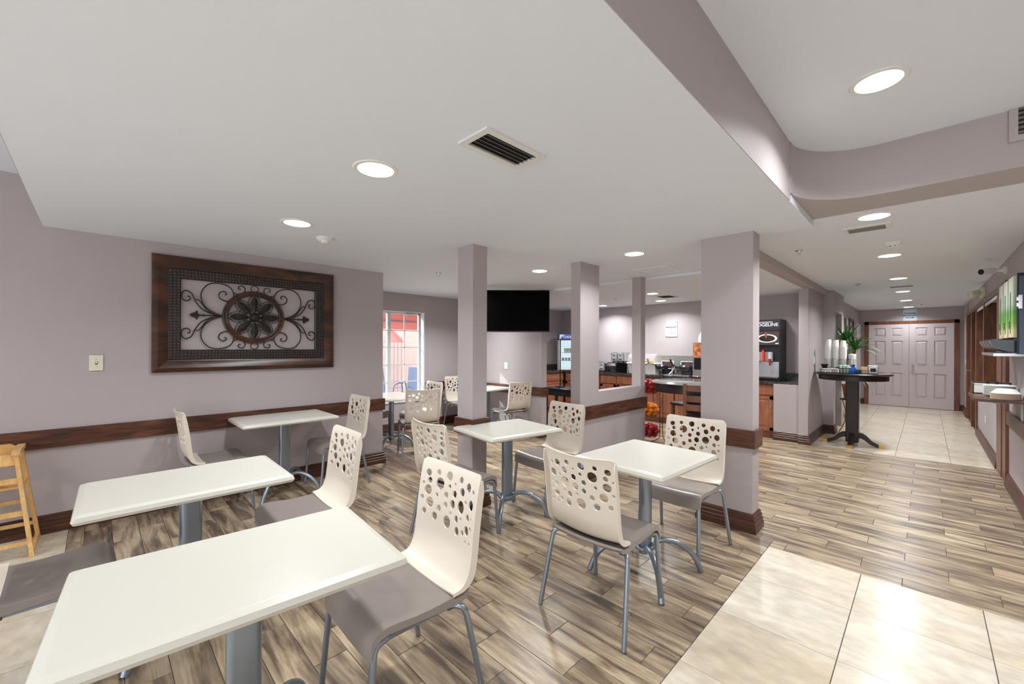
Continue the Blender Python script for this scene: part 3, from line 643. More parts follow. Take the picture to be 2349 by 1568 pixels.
# ------------------------------------------------------------------ ceiling fixtures
cl = thing('ceiling_light', '', 'ceiling light')
MB().lathe([(.085, .002), (.09, -.006), (.108, -.006), (.114, .0), (.114, .004), (.085, .004)], 32, cap=False).build('trim_ring', M_white, cl)
MB().lathe([(.0005, -.003), (.05, -.0035), (.088, -.002), (.088, .0)], 32, cap=False).build('diffuser', M_lens, cl)
ld = bpy.data.lights.new('downlight', 'AREA'); ld.shape = 'DISK'; ld.size = .17; ld.energy = LAMP; ld.color = LAMP_COL; ld.spread = 2.5
lo = bpy.data.objects.new('lamp', ld); COL.objects.link(lo); lo.parent = cl; lo.location = (0, 0, -.008)
LIGHTS = [((-2.013, 1.016, ZC), 'round recessed ceiling light nearest to the ceiling vent over the tables'),
 ((-3.31, 1.05, ZC), 'round recessed ceiling light beside the smoke detector'),
 ((-3.30, 3.772, ZC), 'round recessed ceiling light above and left of the television corner'),
 ((-2.023, 3.717, ZC), 'round recessed ceiling light between the half wall and the wide pillar'),
 ((-4.9, 7.65, ZKI), 'small-looking recessed light at the far left of the kitchen ceiling'),
 ((-3.2, 6.49, ZKI), 'recessed light beside the kitchen ceiling vent'),
 ((-3.58, 7.6, ZKI), 'recessed light close to the kitchen back wall above the breakfast sign'),
 ((-.163, 2.643, ZU), 'large round recessed light in the raised ceiling at top right'),
 ((-.271, 4.03, ZK), 'recessed corridor light just past the raised ceiling edge'),
 ((-.271, 5.85, ZK), 'second recessed corridor light, behind the smoke detector'),
 ((-.271, 7.87, ZK), 'third recessed corridor light, before the slim corridor vent'),
 ((-.28, 9.75, ZK), 'fourth recessed corridor light, beyond the slim corridor vent'),
 ((-.286, 11.63, ZK), 'fifth recessed corridor light, before the far smoke detector'),
 ((-.289, 13.55, ZK), 'last recessed corridor light, above the double doors'),
 ((-.16, -.3, ZU), 'unseen lobby fill light added behind the camera'), ((-3.4, -1.9, ZU), 'recessed lobby ceiling light behind the left wall corner'),  # the lobby light behind the camera is unseen, added as fill
 ((2.2, 2.6, ZU), 'unseen lobby fill light added far right out of the frame'), ((2.0, -.5, ZU), 'unseen lobby fill light added to the right behind the camera'), ((-1.6, -2.4, ZU), 'unseen lobby fill light added near the open lobby back wall'),  # out-of-view lobby lights added to lift the overall light
 ((-4.9, 4.0, ZC), 'unseen fill light added to the alcove behind the slim pillar'), ((-5.5, 6.3, ZKI), 'unseen kitchen fill light added behind the television wall'), ((-1.9, 7.1, ZKI), 'unseen kitchen fill light added behind the wide pillar')]  # added lights kept out of sight to brighten alcove and kitchen
for i, (p, lb) in enumerate(LIGHTS):
    o = cl if i == 0 else dup(cl); o.location = p; o['label'] = lb
    k = .6 if p[1] > 13 else 1.7 if (p[1] > 3.9 and p[0] > -1) else (1.35 if p[1] > 5.5 else (3.2 if p[0] < -4.8 else 1))
    if k != 1:
        for ch in o.children:
            if ch.type == 'LIGHT': ch.data = ch.data.copy(); ch.data.energy = LAMP*k
def vent(label, loc, w, l, rz, nsl, name='ceiling_vent'):
    t = thing(name, label, 'vent', loc, rz)
    MB().box(-w/2, w/2, -l/2, l/2, -.002, 0).build('backing', M_ventdk, t)
    b = .032
    MB().box(-w/2-b, w/2+b, -l/2-b, -l/2, -.010, 0).box(-w/2-b, w/2+b, l/2, l/2+b, -.010, 0).box(-w/2-b, -w/2, -l/2, l/2, -.010, 0).box(w/2, w/2+b, -l/2, l/2, -.010, 0).build('frame', M_vent, t)
    for i in range(nsl):
        x = -w/2+w*(i+.5)/nsl
        MB().box(-.009, .009, -l/2, l/2, -.001, .001, Matrix.Translation((x, 0, -.007)) @ Matrix.Rotation(.6, 4, 'Y')).build('slat', mat('slat_grey', (128, 124, 122), .5), t)
    return t
vent('white ceiling vent with long slats above the dining tables', (-1.385, 1.325, ZC), .135, .31, 0, 5)
vent('square white ceiling vent past the raised ceiling edge', (-.34, 4.385, ZK), .135, .23, PI/2, 8)
vent('slim white ceiling vent far along the corridor', (-.27, 8.87, ZK), .14, .26, PI/2, 8)
vent('ceiling vent with dark slats over the kitchen counter', (-3.2, 7.0, ZKI), .24, .32, 0, 6)
wv = vent('return air vent high on the fascia at the top right edge', (.45, 3.462, 2.655), .15, .31, 0, 6, 'wall_vent')
wv.matrix_basis = Matrix.Translation((.50, 3.463, 2.658)) @ Matrix.Rotation(-PI/2, 4, 'X') @ Matrix.Rotation(PI/2, 4, 'Z')
for ch in wv.children:
    if ch.name.startswith('frame'): ch.data.materials[0] = M_wall
def detector(label, loc):
    t = thing('smoke_detector', label, 'smoke detector', loc)
    MB().lathe([(.068, 0), (.068, -.012), (.06, -.022), (.045, -.03), (.04, -.044), (.03, -.05), (.001, -.05)], 24).build('body', M_white, t)
    MB().box(-.02, .0, -.0405, -.0395, -.042, -.034).box(.01, .02, -.0405, -.0395, -.042, -.034).build('slot', M_ventdk, t)
detector('white smoke detector on the dining ceiling left of the slim pillar', (-3.6, 1.36, ZC))
detector('white smoke detector on the corridor ceiling by the second light', (-.215, 5.15, ZK))
detector('small-looking smoke detector far down the corridor ceiling', (-.28, 12.3, ZK))
def sprinkler(label, loc):
    t = thing('sprinkler_head', label, 'sprinkler', loc)
    MB().lathe([(.035, 0), (.033, -.006), (.012, -.008), (.008, -.03), (.004, -.032)], 16).build('escutcheon', M_chrome, t)
    MB().lathe([(.016, -.034), (.016, -.037), (.001, -.038)], 12).build('deflector', M_chrome, t)
for lb, p in (('sprinkler head on the alcove ceiling left of the slim pillar', (-4.3, 3.01, ZC)), ('sprinkler head on the corridor ceiling by the wide pillar', (-.894, 4.933, ZK)), ('sprinkler head farther along the corridor ceiling', (-.731, 8.15, ZK)), ('sprinkler head on the kitchen ceiling seen through the half wall opening', (-3.95, 6.6, ZKI)), ('sprinkler head by the far corridor end', (-.075, 12.83, ZK))): sprinkler(lb, p)
for i, (x, y, lb) in enumerate(((-2.87, 4.72, 'flush access hatch in the ceiling behind the half wall opening'), (-2.25, 4.72, 'flush access hatch in the ceiling between half wall and wide pillar'))):
    t = thing('access_hatch', lb, 'hatch', (x, y, ZC)); MB().box(-.2, .2, -.2, .2, -.003, 0).build('panel', M_ceil, t); MB().box(-.215, .215, -.215, -.2, -.006, 0).box(-.215, .215, .2, .215, -.006, 0).box(-.215, -.2, -.2, .2, -.006, 0).box(.2, .215, -.2, .2, -.006, 0).build('rim', M_ceil, t)
# ------------------------------------------------------------------ corridor end: double doors
DZ = 2.03
def six_panel(name, x0, x1):
    w = x1-x0; rows = ((.25, .83), (1.02, 1.62), (1.73, 1.94)); f0, f1 = YE-.028, YE-.048
    cols = [(x0+w*.15, x0+w*.43), (x0+w*.57, x0+w*.85)]
    mb = MB().box(x0, x1, f0, YE-.012, .008, DZ)
    for a, b in ((x0, cols[0][0]), (cols[0][1], cols[1][0]), (cols[1][1], x1)): mb.box(a, b, f1, f0, .008, DZ)
    zs = [.008]+[z for r_ in rows for z in r_]+[DZ]
    for a, b in cols:
        for q in range(0, 8, 2): mb.box(a, b, f1, f0, zs[q], zs[q+1])
    d = struct(name, mb, M_door)
    for a, b in cols:
        for z0, z1 in rows:
            e, g = .006, .045
            ring = lambda t, y: [(a+t, y, z0+t), (b-t, y, z0+t), (b-t, y, z1-t), (a+t, y, z1-t)]
            MB().loft([ring(e, f0), ring(e+.012, f0-.001), ring(g, f1+.003)]).build('panel', M_door, d, sm=0)
    return d
d1 = six_panel('door_1', -1.035, -.292); d2 = six_panel('door_2', -.286, .465)
kn = MB().lathe([(.03, 0), (.03, -.006), (.012, -.01), (.012, -.03), (.026, -.038), (.03, -.052), (.022, -.066), (.001, -.07)], 16, Matrix.Translation((-.225, YE-.045, 1.02)) @ Matrix.Rotation(-PI/2, 4, 'X')).build('door_knob', M_chrome, d2)
struct('trim_7', MB().box(-1.12, -1.037, YE-.05, YE, 0, 2.11).box(.467, .55, YE-.05, YE, 0, 2.11).box(-1.12, .55, YE-.05, YE, DZ+.003, 2.11), M_casing)
sg = thing('room_sign', 'pale blue sign reading THUNDER MOUNTAIN ROOM above the double doors', 'sign', (-.275, YE-.001, 2.255))
MB().bbox(-.125, .125, -.012, 0, -.15, .15, .003).build('panel', M_sign, sg)
for i, s in enumerate(('THUNDER', 'MOUNTAIN', 'ROOM')): text(s, .046, 'lettering', M_ink, sg, (0, -.0135, .035-.052*i), (PI/2, 0, 0), .02)
# left corridor wall details
def door_side(name, x, y0, y1, z1, mfr, mleaf, fw_=.06):
    d = struct(name, MB().box(x-.02, x+.004, y0, y1, .01, z1), mleaf)
    MB().box(x-.02, x+.03, y0-fw_, y0, 0, z1+fw_).box(x-.02, x+.03, y1, y1+fw_, 0, z1+fw_).box(x-.02, x+.03, y0, y1, z1, z1+fw_).build('door_frame', mfr, d)
    return d
door_side('door_3', -1.22, 11.85, 12.5, 2.05, mat('dark_frame', (78, 74, 76), .5), mat('door_olive', (150, 146, 140), .5), .05)
door_side('door_4', -1.22, 13.15, 13.85, 1.98, M_door, M_door)
MB().box(-1.22, -1.205, 11.2, 11.4, 1.5, 2.07).build('wall_frame', MATS['dark_frame'], label='narrow dark frame on the corridor left wall behind the plant', cat='picture frame')
plate('wall_switch', 'white switch plate on the corridor wall corner by the pedestal table', 'light switch', (-1.24, 7.95, 1.25), 1, 0)
# ------------------------------------------------------------------ right wall woodwork
tr = struct('trim_8', MB().box(XR-.012, XR+.13, 6.78, 7.18, 0, 2.10).box(XR-.02, XR+.13, 7.19, 7.61, 0, 2.10).box(XR-.026, XR+.02, 6.76, 6.80, 0, 2.12), M_casing)
for nm, y, w in (('trim_9', 9.10, .10), ('trim_10', 10.40, .12), ('trim_11', 11.40, .10), ('trim_12', 12.70, .09)):
    z0 = .84 if y < 10 else 0
    struct(nm, MB().box(XR-.025, XR+.14, y, y+w, z0, 2.12), M_casing)
struct('trim_13', MB().box(XR-.025, XR+.02, 6.78, 12.8, 2.10, 2.17), M_casing)
struct('trim_14', MB().box(XR-.05, XR+.18, 7.62, 10.40, .84, .88), M_rail)
struct('trim_15', MB().box(XR-.015, XR-.005, 7.62, 9.10, 2.05, 2.09).box(XR-.015, XR-.005, 9.2, 10.4, 2.05, 2.09), M_winfr)
struct('wall_office_partition', MB().box(.75, 2.2, 7.45, 7.6, 0, 2.4).box(.75, 1.0, 10.5, 10.6, 0, 2.4), M_casing)
dr = struct('door_5', MB().box(XR+.03, XR+.07, 11.50, 12.70, .01, 2.09), M_casing)
MB().cyl((XR+.03, 12.45, 1.0), (XR-.05, 12.45, 1.0), .010, 8).cyl((XR-.045, 12.46, 1.0), (XR-.045, 12.33, 1.0), .010, 8).lathe([(.03, 0), (.03, .01), (.001, .012)], 14, Matrix.Translation((XR+.03, 12.45, 1.0)) @ Matrix.Rotation(-PI/2, 4, 'Y')).build('door_lever', M_chrome, dr)
plate('wall_outlet', 'white outlet plate low on the corridor half wall', 'outlet', (XR, 9.1, .42), -1, 0, .035, .057)
plate('wall_switch', 'white switch plate near the double doors on the right', 'light switch', (XR, 13.35, 1.15), -1, 0)
plate('wall_switch', 'white double switch plate under the cereal dispensers', 'light switch', (XR, 5.55, 1.17), -1, 0, .035, .075)
MB().bbox(XR-.012, XR-.004, 11.62, 11.68, 1.42, 1.68, .002).build('door_sign', M_white, label='narrow white sign strip on the far brown door frame', cat='sign')
# security camera and emergency light
sc = thing('security_camera', 'white bullet security camera high on the right wall', 'camera', (XR, 6.97, 2.30))
MB().lathe([(.045, 0), (.045, .015), (.02, .03), (.016, .06)], 16, Matrix.Rotation(-PI/2, 4, 'Y')).build('mount', M_white, sc)
MB().tube([(-.05, 0, 0), (-.09, 0, -.005), (-.12, -.01, -.005)], .010, 8).build('arm', M_white, sc)
CT = Matrix.Translation((-.12, -.01, 0)) @ Matrix.Rotation(PI+.75, 4, 'Z') @ Matrix.Rotation(PI/2+.12, 4, 'Y')
MB().lathe([(.02, -.05), (.034, -.045), (.036, .09), (.034, .095)], 18, CT).build('housing', M_white, sc)
MB().lathe([(.030, .0955), (.030, .099), (.001, .1)], 18, CT).build('lens_face', M_black, sc)
el = thing('emergency_light', 'beige emergency light fixture on the right wall above the door frames', 'emergency light', (XR, 9.3, 2.27))
MB().bbox(-.045, 0, -.16, .16, -.07, .07, .008).build('housing', M_ivory, el)
for y, a in ((-.10, .5), (.10, -.2)): MB().lathe([(.02, 0), (.045, .03), (.052, .10), (.048, .115), (.001, .12)], 16, Matrix.Translation((-.05, y, 0)) @ Matrix.Rotation(a, 4, 'Z') @ Matrix.Rotation(-PI/2-.25, 4, 'Y')).build('lamp_head', M_ivory, el)
# ------------------------------------------------------------------ wall shelf with tableware, dispensers
sh = thing('wall_shelf', 'dark wood wall shelf with white bracket at the right edge', 'shelf', (0, 0, 0))
MB().prism([(.315, 5.70), (XR, 5.66), (XR, 6.50), (.315, 6.46)], .962, .985).build('shelf_board', M_rail, sh)
MB().box(XR-.012, XR-.002, 5.85, 5.88, .80, .962).box(.42, XR-.002, 5.855, 5.875, .945, .962).build('bracket', M_white, sh)
pl0 = MB().lathe([(.001, 0), (.075, .002), (.088, .010), (.105, .014), (.105, .016), (.087, .0125), (.074, .005), (.001, .004)], 32).build('foam_plate', M_foam, None, (.50, 6.12, .986), label='white foam plate in the round stack on the wall shelf', cat='plate', group='white plates stacked on the wall shelf')
for i in range(1, 15): dup(pl0, (.50+random.uniform(-.002, .002), 6.12, .986+i*.0065))
bw0 = MB().lathe([(.045, 0), (.06, .004), (.088, .036), (.094, .038), (.094, .040), (.086, .040), (.058, .007), (.045, .004)], 28, cap=True).build('foam_bowl', mat('foam_tan', (206, 184, 160), .6), None, label='tan foam bowl upside down in the stack at the right edge of the wall shelf', cat='bowl', group='bowls stacked upside down on the wall shelf')
bw0.location = (.515, 5.84, .987+.041); bw0.rotation_euler = (PI, 0, 0)
for i in range(1, 9):
    b_ = dup(bw0); b_.location = (.515, 5.84, .987+.041+i*.0065); b_.rotation_euler = (PI, 0, 0)
    if i == 8: b_.data = b_.data.copy(); b_.data.materials[0] = M_foam; b_['label'] = 'white foam bowl topping the upside-down tan bowl stack on the wall shelf'
tb = thing('plate_basket', 'dark metal basket with white napkins behind the plates on the wall shelf', 'basket', (.47, 6.40, .986))
bm_ = MB().box(-.13, .13, .03, .034, 0, .12)
MB().tube([(-.13, -.03, .115), (.13, -.03, .115), (.13, .035, .115), (-.13, .035, .115)], .004, 6, closed=True).tube([(-.13, -.03, .005), (.13, -.03, .005), (.13, .035, .005), (-.13, .035, .005)], .004, 6, closed=True).build('wire_frame', M_blackm, tb)
bm_.box(-.132, -.128, -.03, .034, 0, .12).box(.128, .132, -.03, .034, 0, .12).build('panel', mat('mottled_metal', (120, 116, 110), .4, metal=.6, noise=.3, nscale=40), tb)
MB().bbox(-.12, .12, -.022, .025, .003, .10, .006).build('napkin_pack', M_foam, None, (.47, 6.40, .986), label='block of white napkins in the metal basket on the wall shelf', cat='napkins')
MB().tube([(-.03, -.034, .02), (-.03, -.034, .13), (.04, -.034, .13), (.04, -.034, .02)], .0035, 6).tube([(-.03, -.034, .13), (-.02, -.034, .11), (.005, -.034, .07), (.03, -.034, .11), (.04, -.034, .13)], .0035, 6).build('wire_scroll', M_blackm, tb)
cd = thing('cereal_dispenser', 'grey-blue cereal dispenser with three green graphic sleeves on the right wall', 'dispenser', (0, 0, 0))
MB().bbox(.555, XR-.003, 5.50, 6.62, 1.40, 2.08, .006).build('cabinet', mat('dispenser_blue', (92, 104, 128), .4), cd)
MB().box(.545, XR-.003, 5.494, 5.50, 2.06, 2.085).box(.545, .556, 5.49, 5.50, 1.40, 2.085).build('edge_trim', M_black, cd)
def grad_mat():
    m = bpy.data.materials.new('sleeve_print'); m.use_nodes = True; nt = m.node_tree; b = nt.nodes['Principled BSDF']; L = nt.links.new
    tc = nt.nodes.new('ShaderNodeTexCoord'); sp = nt.nodes.new('ShaderNodeSeparateXYZ'); L(tc.outputs['Object'], sp.inputs[0])
    mr = nt.nodes.new('ShaderNodeMapRange'); mr.inputs[1].default_value = 0; mr.inputs[2].default_value = .5; L(sp.outputs['Z'], mr.inputs[0])
    cr = nt.nodes.new('ShaderNodeValToRGB'); e = cr.color_ramp.elements; e[0].color = lin((226, 206, 170)); e[0].position = .0; e[1].color = lin((214, 214, 196)); e[1].position = 1
    for p, c in ((.12, (222, 214, 160)), (.25, (130, 184, 70)), (.45, (110, 172, 84)), (.6, (190, 208, 186))): q = e.new(p); q.color = lin(c)
    L(mr.outputs[0], cr.inputs[0]); L(cr.outputs[0], b.inputs['Base Color']); b.inputs['Roughness'].default_value = .3; MATS['sleeve'] = m; return m
M_slv = grad_mat()
for i, y in enumerate((5.56, 5.90, 6.24)):
    slv = MB().bbox(.0, .03, 0, .27, 0, .53, .004).build('sleeve', M_slv, cd, (.528, y, 1.54), label='printed sleeve fading from cream to green')
    MB().box(-.002, 0, .11, .15, .04, .40).build('sight_strip', mat('strip_green', (70, 110, 60), .3), slv)
    MB().box(-.003, 0, .17, .22, .10, .104).box(-.003, 0, .17, .22, .13, .134).box(-.003, 0, .18, .184, .08, .15).build('print_mark', M_ink, slv)
    MB().box(.0, .035, .275, .305, -.01, .52).build('divider', M_black, slv)
M_smoke = mat('smoked_plastic', (44, 52, 56), .15)
for i in range(4):
    y = 5.56+i*.27; pr = [(.0, .10), (-.12, .115), (-.14, .10), (-.125, .06), (-.09, .025), (-.03, .005), (.02, .0), (.02, .1)]
    MB().loft([[(x, y+a, z) for x, z in pr] for a in (.01, .03, .20, .22)], True).build('chute', M_smoke, cd, (.54, 0, 1.415))
MB().box(.42, .60, 5.56, 6.62, 1.38, 1.405).build('drip_tray', M_ssteel, cd)
MB().bbox(.548, .575, 5.47, 5.495, 1.78, 1.90, .003).box(.54, .558, 5.465, 5.47, 1.80, 1.83).box(.54, .558, 5.465, 5.47, 1.85, 1.88).build('latch', M_chrome, cd)
# ------------------------------------------------------------------ kitchen counter run
CZ = .905
def door_panel(mb, u0, u1, z0, z1, d=.0):
    pass
def cab_front(t, mk, u0, u1, z0, z1, name, handle=None):
    # mk maps (u, out, z) to local coords
    def bx(mb, a0, a1, o0, o1, b0, b1):
        vs = [mk(a, o, b) for b in (b0, b1) for a, o in ((a0, o0), (a1, o0), (a1, o1), (a0, o1))]
        return mb.add(vs, [(0, 3, 2, 1), (4, 5, 6, 7), (0, 1, 5, 4), (1, 2, 6, 5), (2, 3, 7, 6), (3, 0, 4, 7)])
    mb = MB(); bx(mb, u0, u1, 0, .018, z0, z1)
    e = .05
    if z1-z0 > .2:
        bx(mb, u0, u1, .018, .024, z1-e, z1); bx(mb, u0, u1, .018, .024, z0, z0+e); bx(mb, u0, u0+e, .018, .024, z0, z1); bx(mb, u1-e, u1, .018, .024, z0, z1)
        vs = [mk(u0+e+.012, .018, z0+e+.012), mk(u1-e-.012, .018, z0+e+.012), mk(u1-e-.012, .018, z1-e-.012), mk(u0+e+.012, .018, z1-e-.012), mk(u0+e+.035, .025, z0+e+.035), mk(u1-e-.035, .025, z0+e+.035), mk(u1-e-.035, .025, z1-e-.035), mk(u0+e+.035, .025, z1-e-.035)]
        mb.add(vs, [(0, 1, 5, 4), (1, 2, 6, 5), (2, 3, 7, 6), (3, 0, 4, 7), (4, 5, 6, 7)])
    o = mb.build(name, M_cab, t, sm=0)
    if handle:
        p, q = handle; a = mk(p[0], .055, p[1]); b = mk(q[0], .055, q[1]); h = MB().cyl(a, b, .006, 8)
        for r in (p, q): h.cyl(mk(r[0], .02, r[1]), mk(r[0], .057, r[1]), .005, 8)
        h.build('handle', M_chrome, o)
def cabinet(label, x0, y0, width, axis, two, vhandle=True):
    t = thing('base_cabinet', label, 'cabinet', (x0, y0, 0))
    if axis == 'x': mk = lambda u, o, z: (u, -o, z); body = MB().box(.002, width-.002, 0, .52, .10, CZ-.042).box(.002, width-.002, .06, .52, 0, .10)
    else: mk = lambda u, o, z: (o, u, z); body = MB().box(-.46, 0, .002, width-.002, .10, CZ-.042).box(-.46, -.06, .002, width-.002, 0, .10)
    body.build('body', M_cab, t)
    n = 2 if two else 1; w = width/n
    for i in range(n):
        a, b = i*w+.015, (i+1)*w-.015
        cab_front(t, mk, a, b, .69, .84, 'drawer', None if axis == 'x' else ((a+w*.3, .77), (b-w*.3, .77)))
        hx = b-.03 if (i == 0) else a+.03
        cab_front(t, mk, a, b, .12, .665, 'door', ((hx, .48), (hx, .62)))
YC = 7.60
for i, (x, w, lb) in enumerate(((-5.86, .92, 'cherry base cabinet in the inner corner of the kitchen counter'), (-4.93, .80, 'cherry base cabinet seen through the half wall opening'), (-4.12, .80, 'cherry base cabinet behind the fruit basket stand'), (-3.31, .80, 'cherry base cabinet with chrome handles beside the round bar table'), (-2.50, .80, 'cherry base cabinet under the coffee machine, right of the wide pillar'))):
    cabinet(lb, x, YC+.02, w, 'x', i != 4)
for i, (y, w, lb) in enumerate(((6.75, .86, 'cherry drawer cabinet under the glass-front fridge'), (5.86, .88, 'cherry drawer cabinet beside the black console behind the television wall'))):
    cabinet(lb, -5.92, y, w, 'y', False)
ct = thing('countertop', 'dark speckled granite countertop wrapping the kitchen walls', 'countertop', (0, 0, 0))
MB().prism([(XW+.005, 5.84), (-5.88, 5.84), (-5.88, YC-.02), (-1.365, YC-.02), (-1.365, 8.145), (XW+.005, 8.145)], CZ-.04, CZ).build('slab', M_granite, ct, sm=0)
MB().box(XW+.005, -1.365, 8.125, 8.148, CZ, CZ+.12).box(XW+.002, XW+.022, 5.86, 8.125, CZ, CZ+.12).build('backsplash', M_granite, ct)
MB().box(-3.92, -2.2, 8.142, 8.149, CZ+.12, 1.28).build('wall_guard', mat('steel_guard', (176, 178, 170), .35, metal=.7), label='brushed steel guard sheet on the wall behind the waffle makers', cat='wall guard')
bs = thing('breakfast_sign', 'pale blue BREAKFAST sign on the kitchen back wall', 'sign', (-3.61, 8.149, 1.81))
MB().bbox(-.12, .12, -.014, -.004, -.155, .155, .002).build('panel', M_sign, bs)
for sx in (-1, 1):
    for sz in (-1, 1): MB().cyl((sx*.105, -.018, sz*.14), (sx*.105, 0, sz*.14), .007, 8).build('standoff', M_chrome, bs)
text('BREAKFAST', .043, 'lettering', M_ink, bs, (0, -.0155, .035), (PI/2, 0, 0), .02)
text('DAILY', .018, 'lettering', M_ink, bs, (0, -.0155, -.055), (PI/2, 0, 0), .02); text('7:00 AM - 10:00 AM', .018, 'lettering', M_ink, bs, (0, -.0155, -.09), (PI/2, 0, 0), .02)
# fridge on the corner counter
fg = thing('display_fridge', 'white glass-front mini fridge with a blue lettered header on the corner counter', 'fridge', (-5.93, 7.80, CZ), YAW-.0)
MB().box(-.235, -.22, -.2, .18, .0, .70).box(.22, .235, -.2, .18, 0, .70).box(-.22, .22, .165, .18, 0, .70).box(-.22, .22, -.2, .18, 0, .03).box(-.22, .22, -.2, .18, .67, .70).build('body', M_white, fg)
o = MB().box(-.235, -.19, -.235, -.2, .02, .69).box(.19, .235, -.235, -.2, .02, .69).box(-.19, .19, -.235, -.2, .02, .07).box(-.19, .19, -.235, -.2, .64, .69).build('door', M_white, fg)
MB().box(-.19, .19, -.222, -.218, .07, .64).build('pane', M_glass, o)
hd = MB().bbox(-.235, .235, -.23, .18, .70, .83, .006).build('header', mat('header_blue', (58, 108, 190), .4), fg)
MB().prism([(-.225, .0), (-.225, .115), (-.10, .115), (-.18, .06)], 0, .002, Matrix(((1, 0, 0, 0), (0, 0, 1, -.2335), (0, 1, 0, .707), (0, 0, 0, 1)))).build('header_print', M_white, hd)
text('CHOBANI', .07, 'lettering', M_white, hd, (.02, -.232, .765), (PI/2, 0, 0), .02)
MB().box(-.005, .005, -.21, -.2, .1, .1).v
for z in (.22, .40, .55): MB().box(-.215, .215, -.19, .16, z, z+.006).build('shelf', M_white, fg)
fl_ = MB().box(-.2, .2, .155, .163, .05, .66).build('lit_liner', mat('fridge_glow', (225, 240, 245), .5, emit=(210, 235, 245), estr=.9), fg)
CR, SR = math.cos(YAW), math.sin(YAW)
def fgp(x, y, z): return (-5.93+x*CR-y*SR, 7.80+x*SR+y*CR, CZ+z)
yg = MB().lathe([(.024, 0), (.030, .06), (.032, .062), (.001, .064)], 12).build('yogurt_cup', mat('yogurt_pink', (226, 170, 176), .4), None, fgp(-.13, -.1, .227), label='pink and white yogurt cup on the middle fridge shelf', cat='yogurt cup', group='yogurt cups in the glass-front fridge')
for i in range(1, 5): dup(yg, fgp(-.13+i*.07, -.1, .227))
mc = MB().bbox(-.035, .035, -.035, .035, 0, .10, .004).build('milk_carton', mat('carton', (236, 232, 214), .5), None, fgp(-.06, -.08, .407), label='cream milk carton on the upper fridge shelf', cat='carton', group='cartons in the glass-front fridge')
for i in range(1, 3): dup(mc, fgp(-.06+i*.085, -.08, .407))
# toasters
def toaster(label, loc, rz=0):
    t = thing('toaster', label, 'toaster', loc, rz)
    MB().bbox(-.15, .15, -.14, .14, .015, .215, .02).build('housing', M_chrome, t)
    MB().bbox(-.152, .152, -.146, -.135, .03, .205, .008).build('front_panel', M_ssteel, t)
    for x in (-.075, .075):
        MB().box(x-.055, x+.055, -.149, -.146, .05, .19).box(x-.004, x+.004, -.151, -.149, .07, .18).build('control_plate', mat('plate_pale', (206, 210, 212), .3), t)
        MB().bbox(x-.025, x+.025, -.165, -.148, .15, .165, .003).build('lever', M_black, t)
        for q in (-.025, 0, .025): MB().cyl((x+q, -.148, .07), (x+q, -.160, .07), .010, 10).build('knob', M_black, t)
        for q in (-.025, .025): MB().box(x+q-.012, x+q+.012, -.11, .11, .2145, .2165).build('slot', M_black, t)
    for x in (-.12, .12):
        for y in (-.1, .1): MB().cyl((x, y, 0), (x, y, .02), .012, 8).build('rubber_foot', M_black, t)
toaster('chrome four-slice toaster raised on the black wire stand', (-4.58, 7.86, CZ+.212)); toaster('chrome four-slice toaster standing low beside the wire stand', (-5.04, 7.86, CZ))
st = thing('appliance_stand', 'black metal stand carrying the upper toaster', 'stand', (-4.58, 7.86, CZ))
MB().box(-.22, .22, -.16, .16, .20, .212).build('top_plate', M_blackm, st); MB().box(-.2, .2, -.15, .15, .0, .012).build('bottom_plate', M_blackm, st)
for sx in (-1, 1): MB().tube(curve([(sx*.22, -.15, .205), (sx*.25, -.16, .15), (sx*.27, -.17, .0)], 4), .006, 6).tube([(sx*.22, .15, .205), (sx*.24, .16, .0)], .006, 6).build('leg', M_blackm, st)
MB().box(-.19, .19, .12, .13, .012, .2).build('back_panel', M_blackm, st)
# bread box with clear roll top
bb = thing('bread_case', 'clear domed pastry case between toaster and waffle makers', 'pastry case', (-4.05, 7.86, CZ))
MB().bbox(-.30, .30, -.16, .16, 0, .20, .01).build('base', mat('case_base', (196, 190, 190), .4), bb)
MB().bbox(-.31, .31, -.17, .17, .20, .225, .008).build('ledge', M_white, bb)
MB().loft([[(x, .16*math.cos(a), .225+.185*math.sin(a)) for a in [PI*i/12 for i in range(13)]] for x in (-.29, .29)], False, closed=False).build('dome', mat('dome_clear', (225, 228, 226), .08, alpha=.16), bb)
for x in (-.29, .29): MB().prism([(.16*math.cos(PI*i/12), .185*math.sin(PI*i/12)) for i in range(13)], -.004, .004, Matrix(((0, 0, 1, x), (1, 0, 0, 0), (0, 1, 0, .225), (0, 0, 0, 1)))).build('end_panel', mat('dome_clear', (225, 228, 226), .08), bb)
bun = MB().sphere((0, 0, .03), .05, 12, 8, .6).build('bread_roll', mat('bun', (206, 156, 96), .6), None, (-4.2, 7.84, CZ+.226), label='golden bread roll inside the clear pastry case', cat='bread roll', group='rolls in the pastry case')
for i in range(1, 4): dup(bun, (-4.2+i*.11, 7.84+.02*(i % 2), CZ+.226))
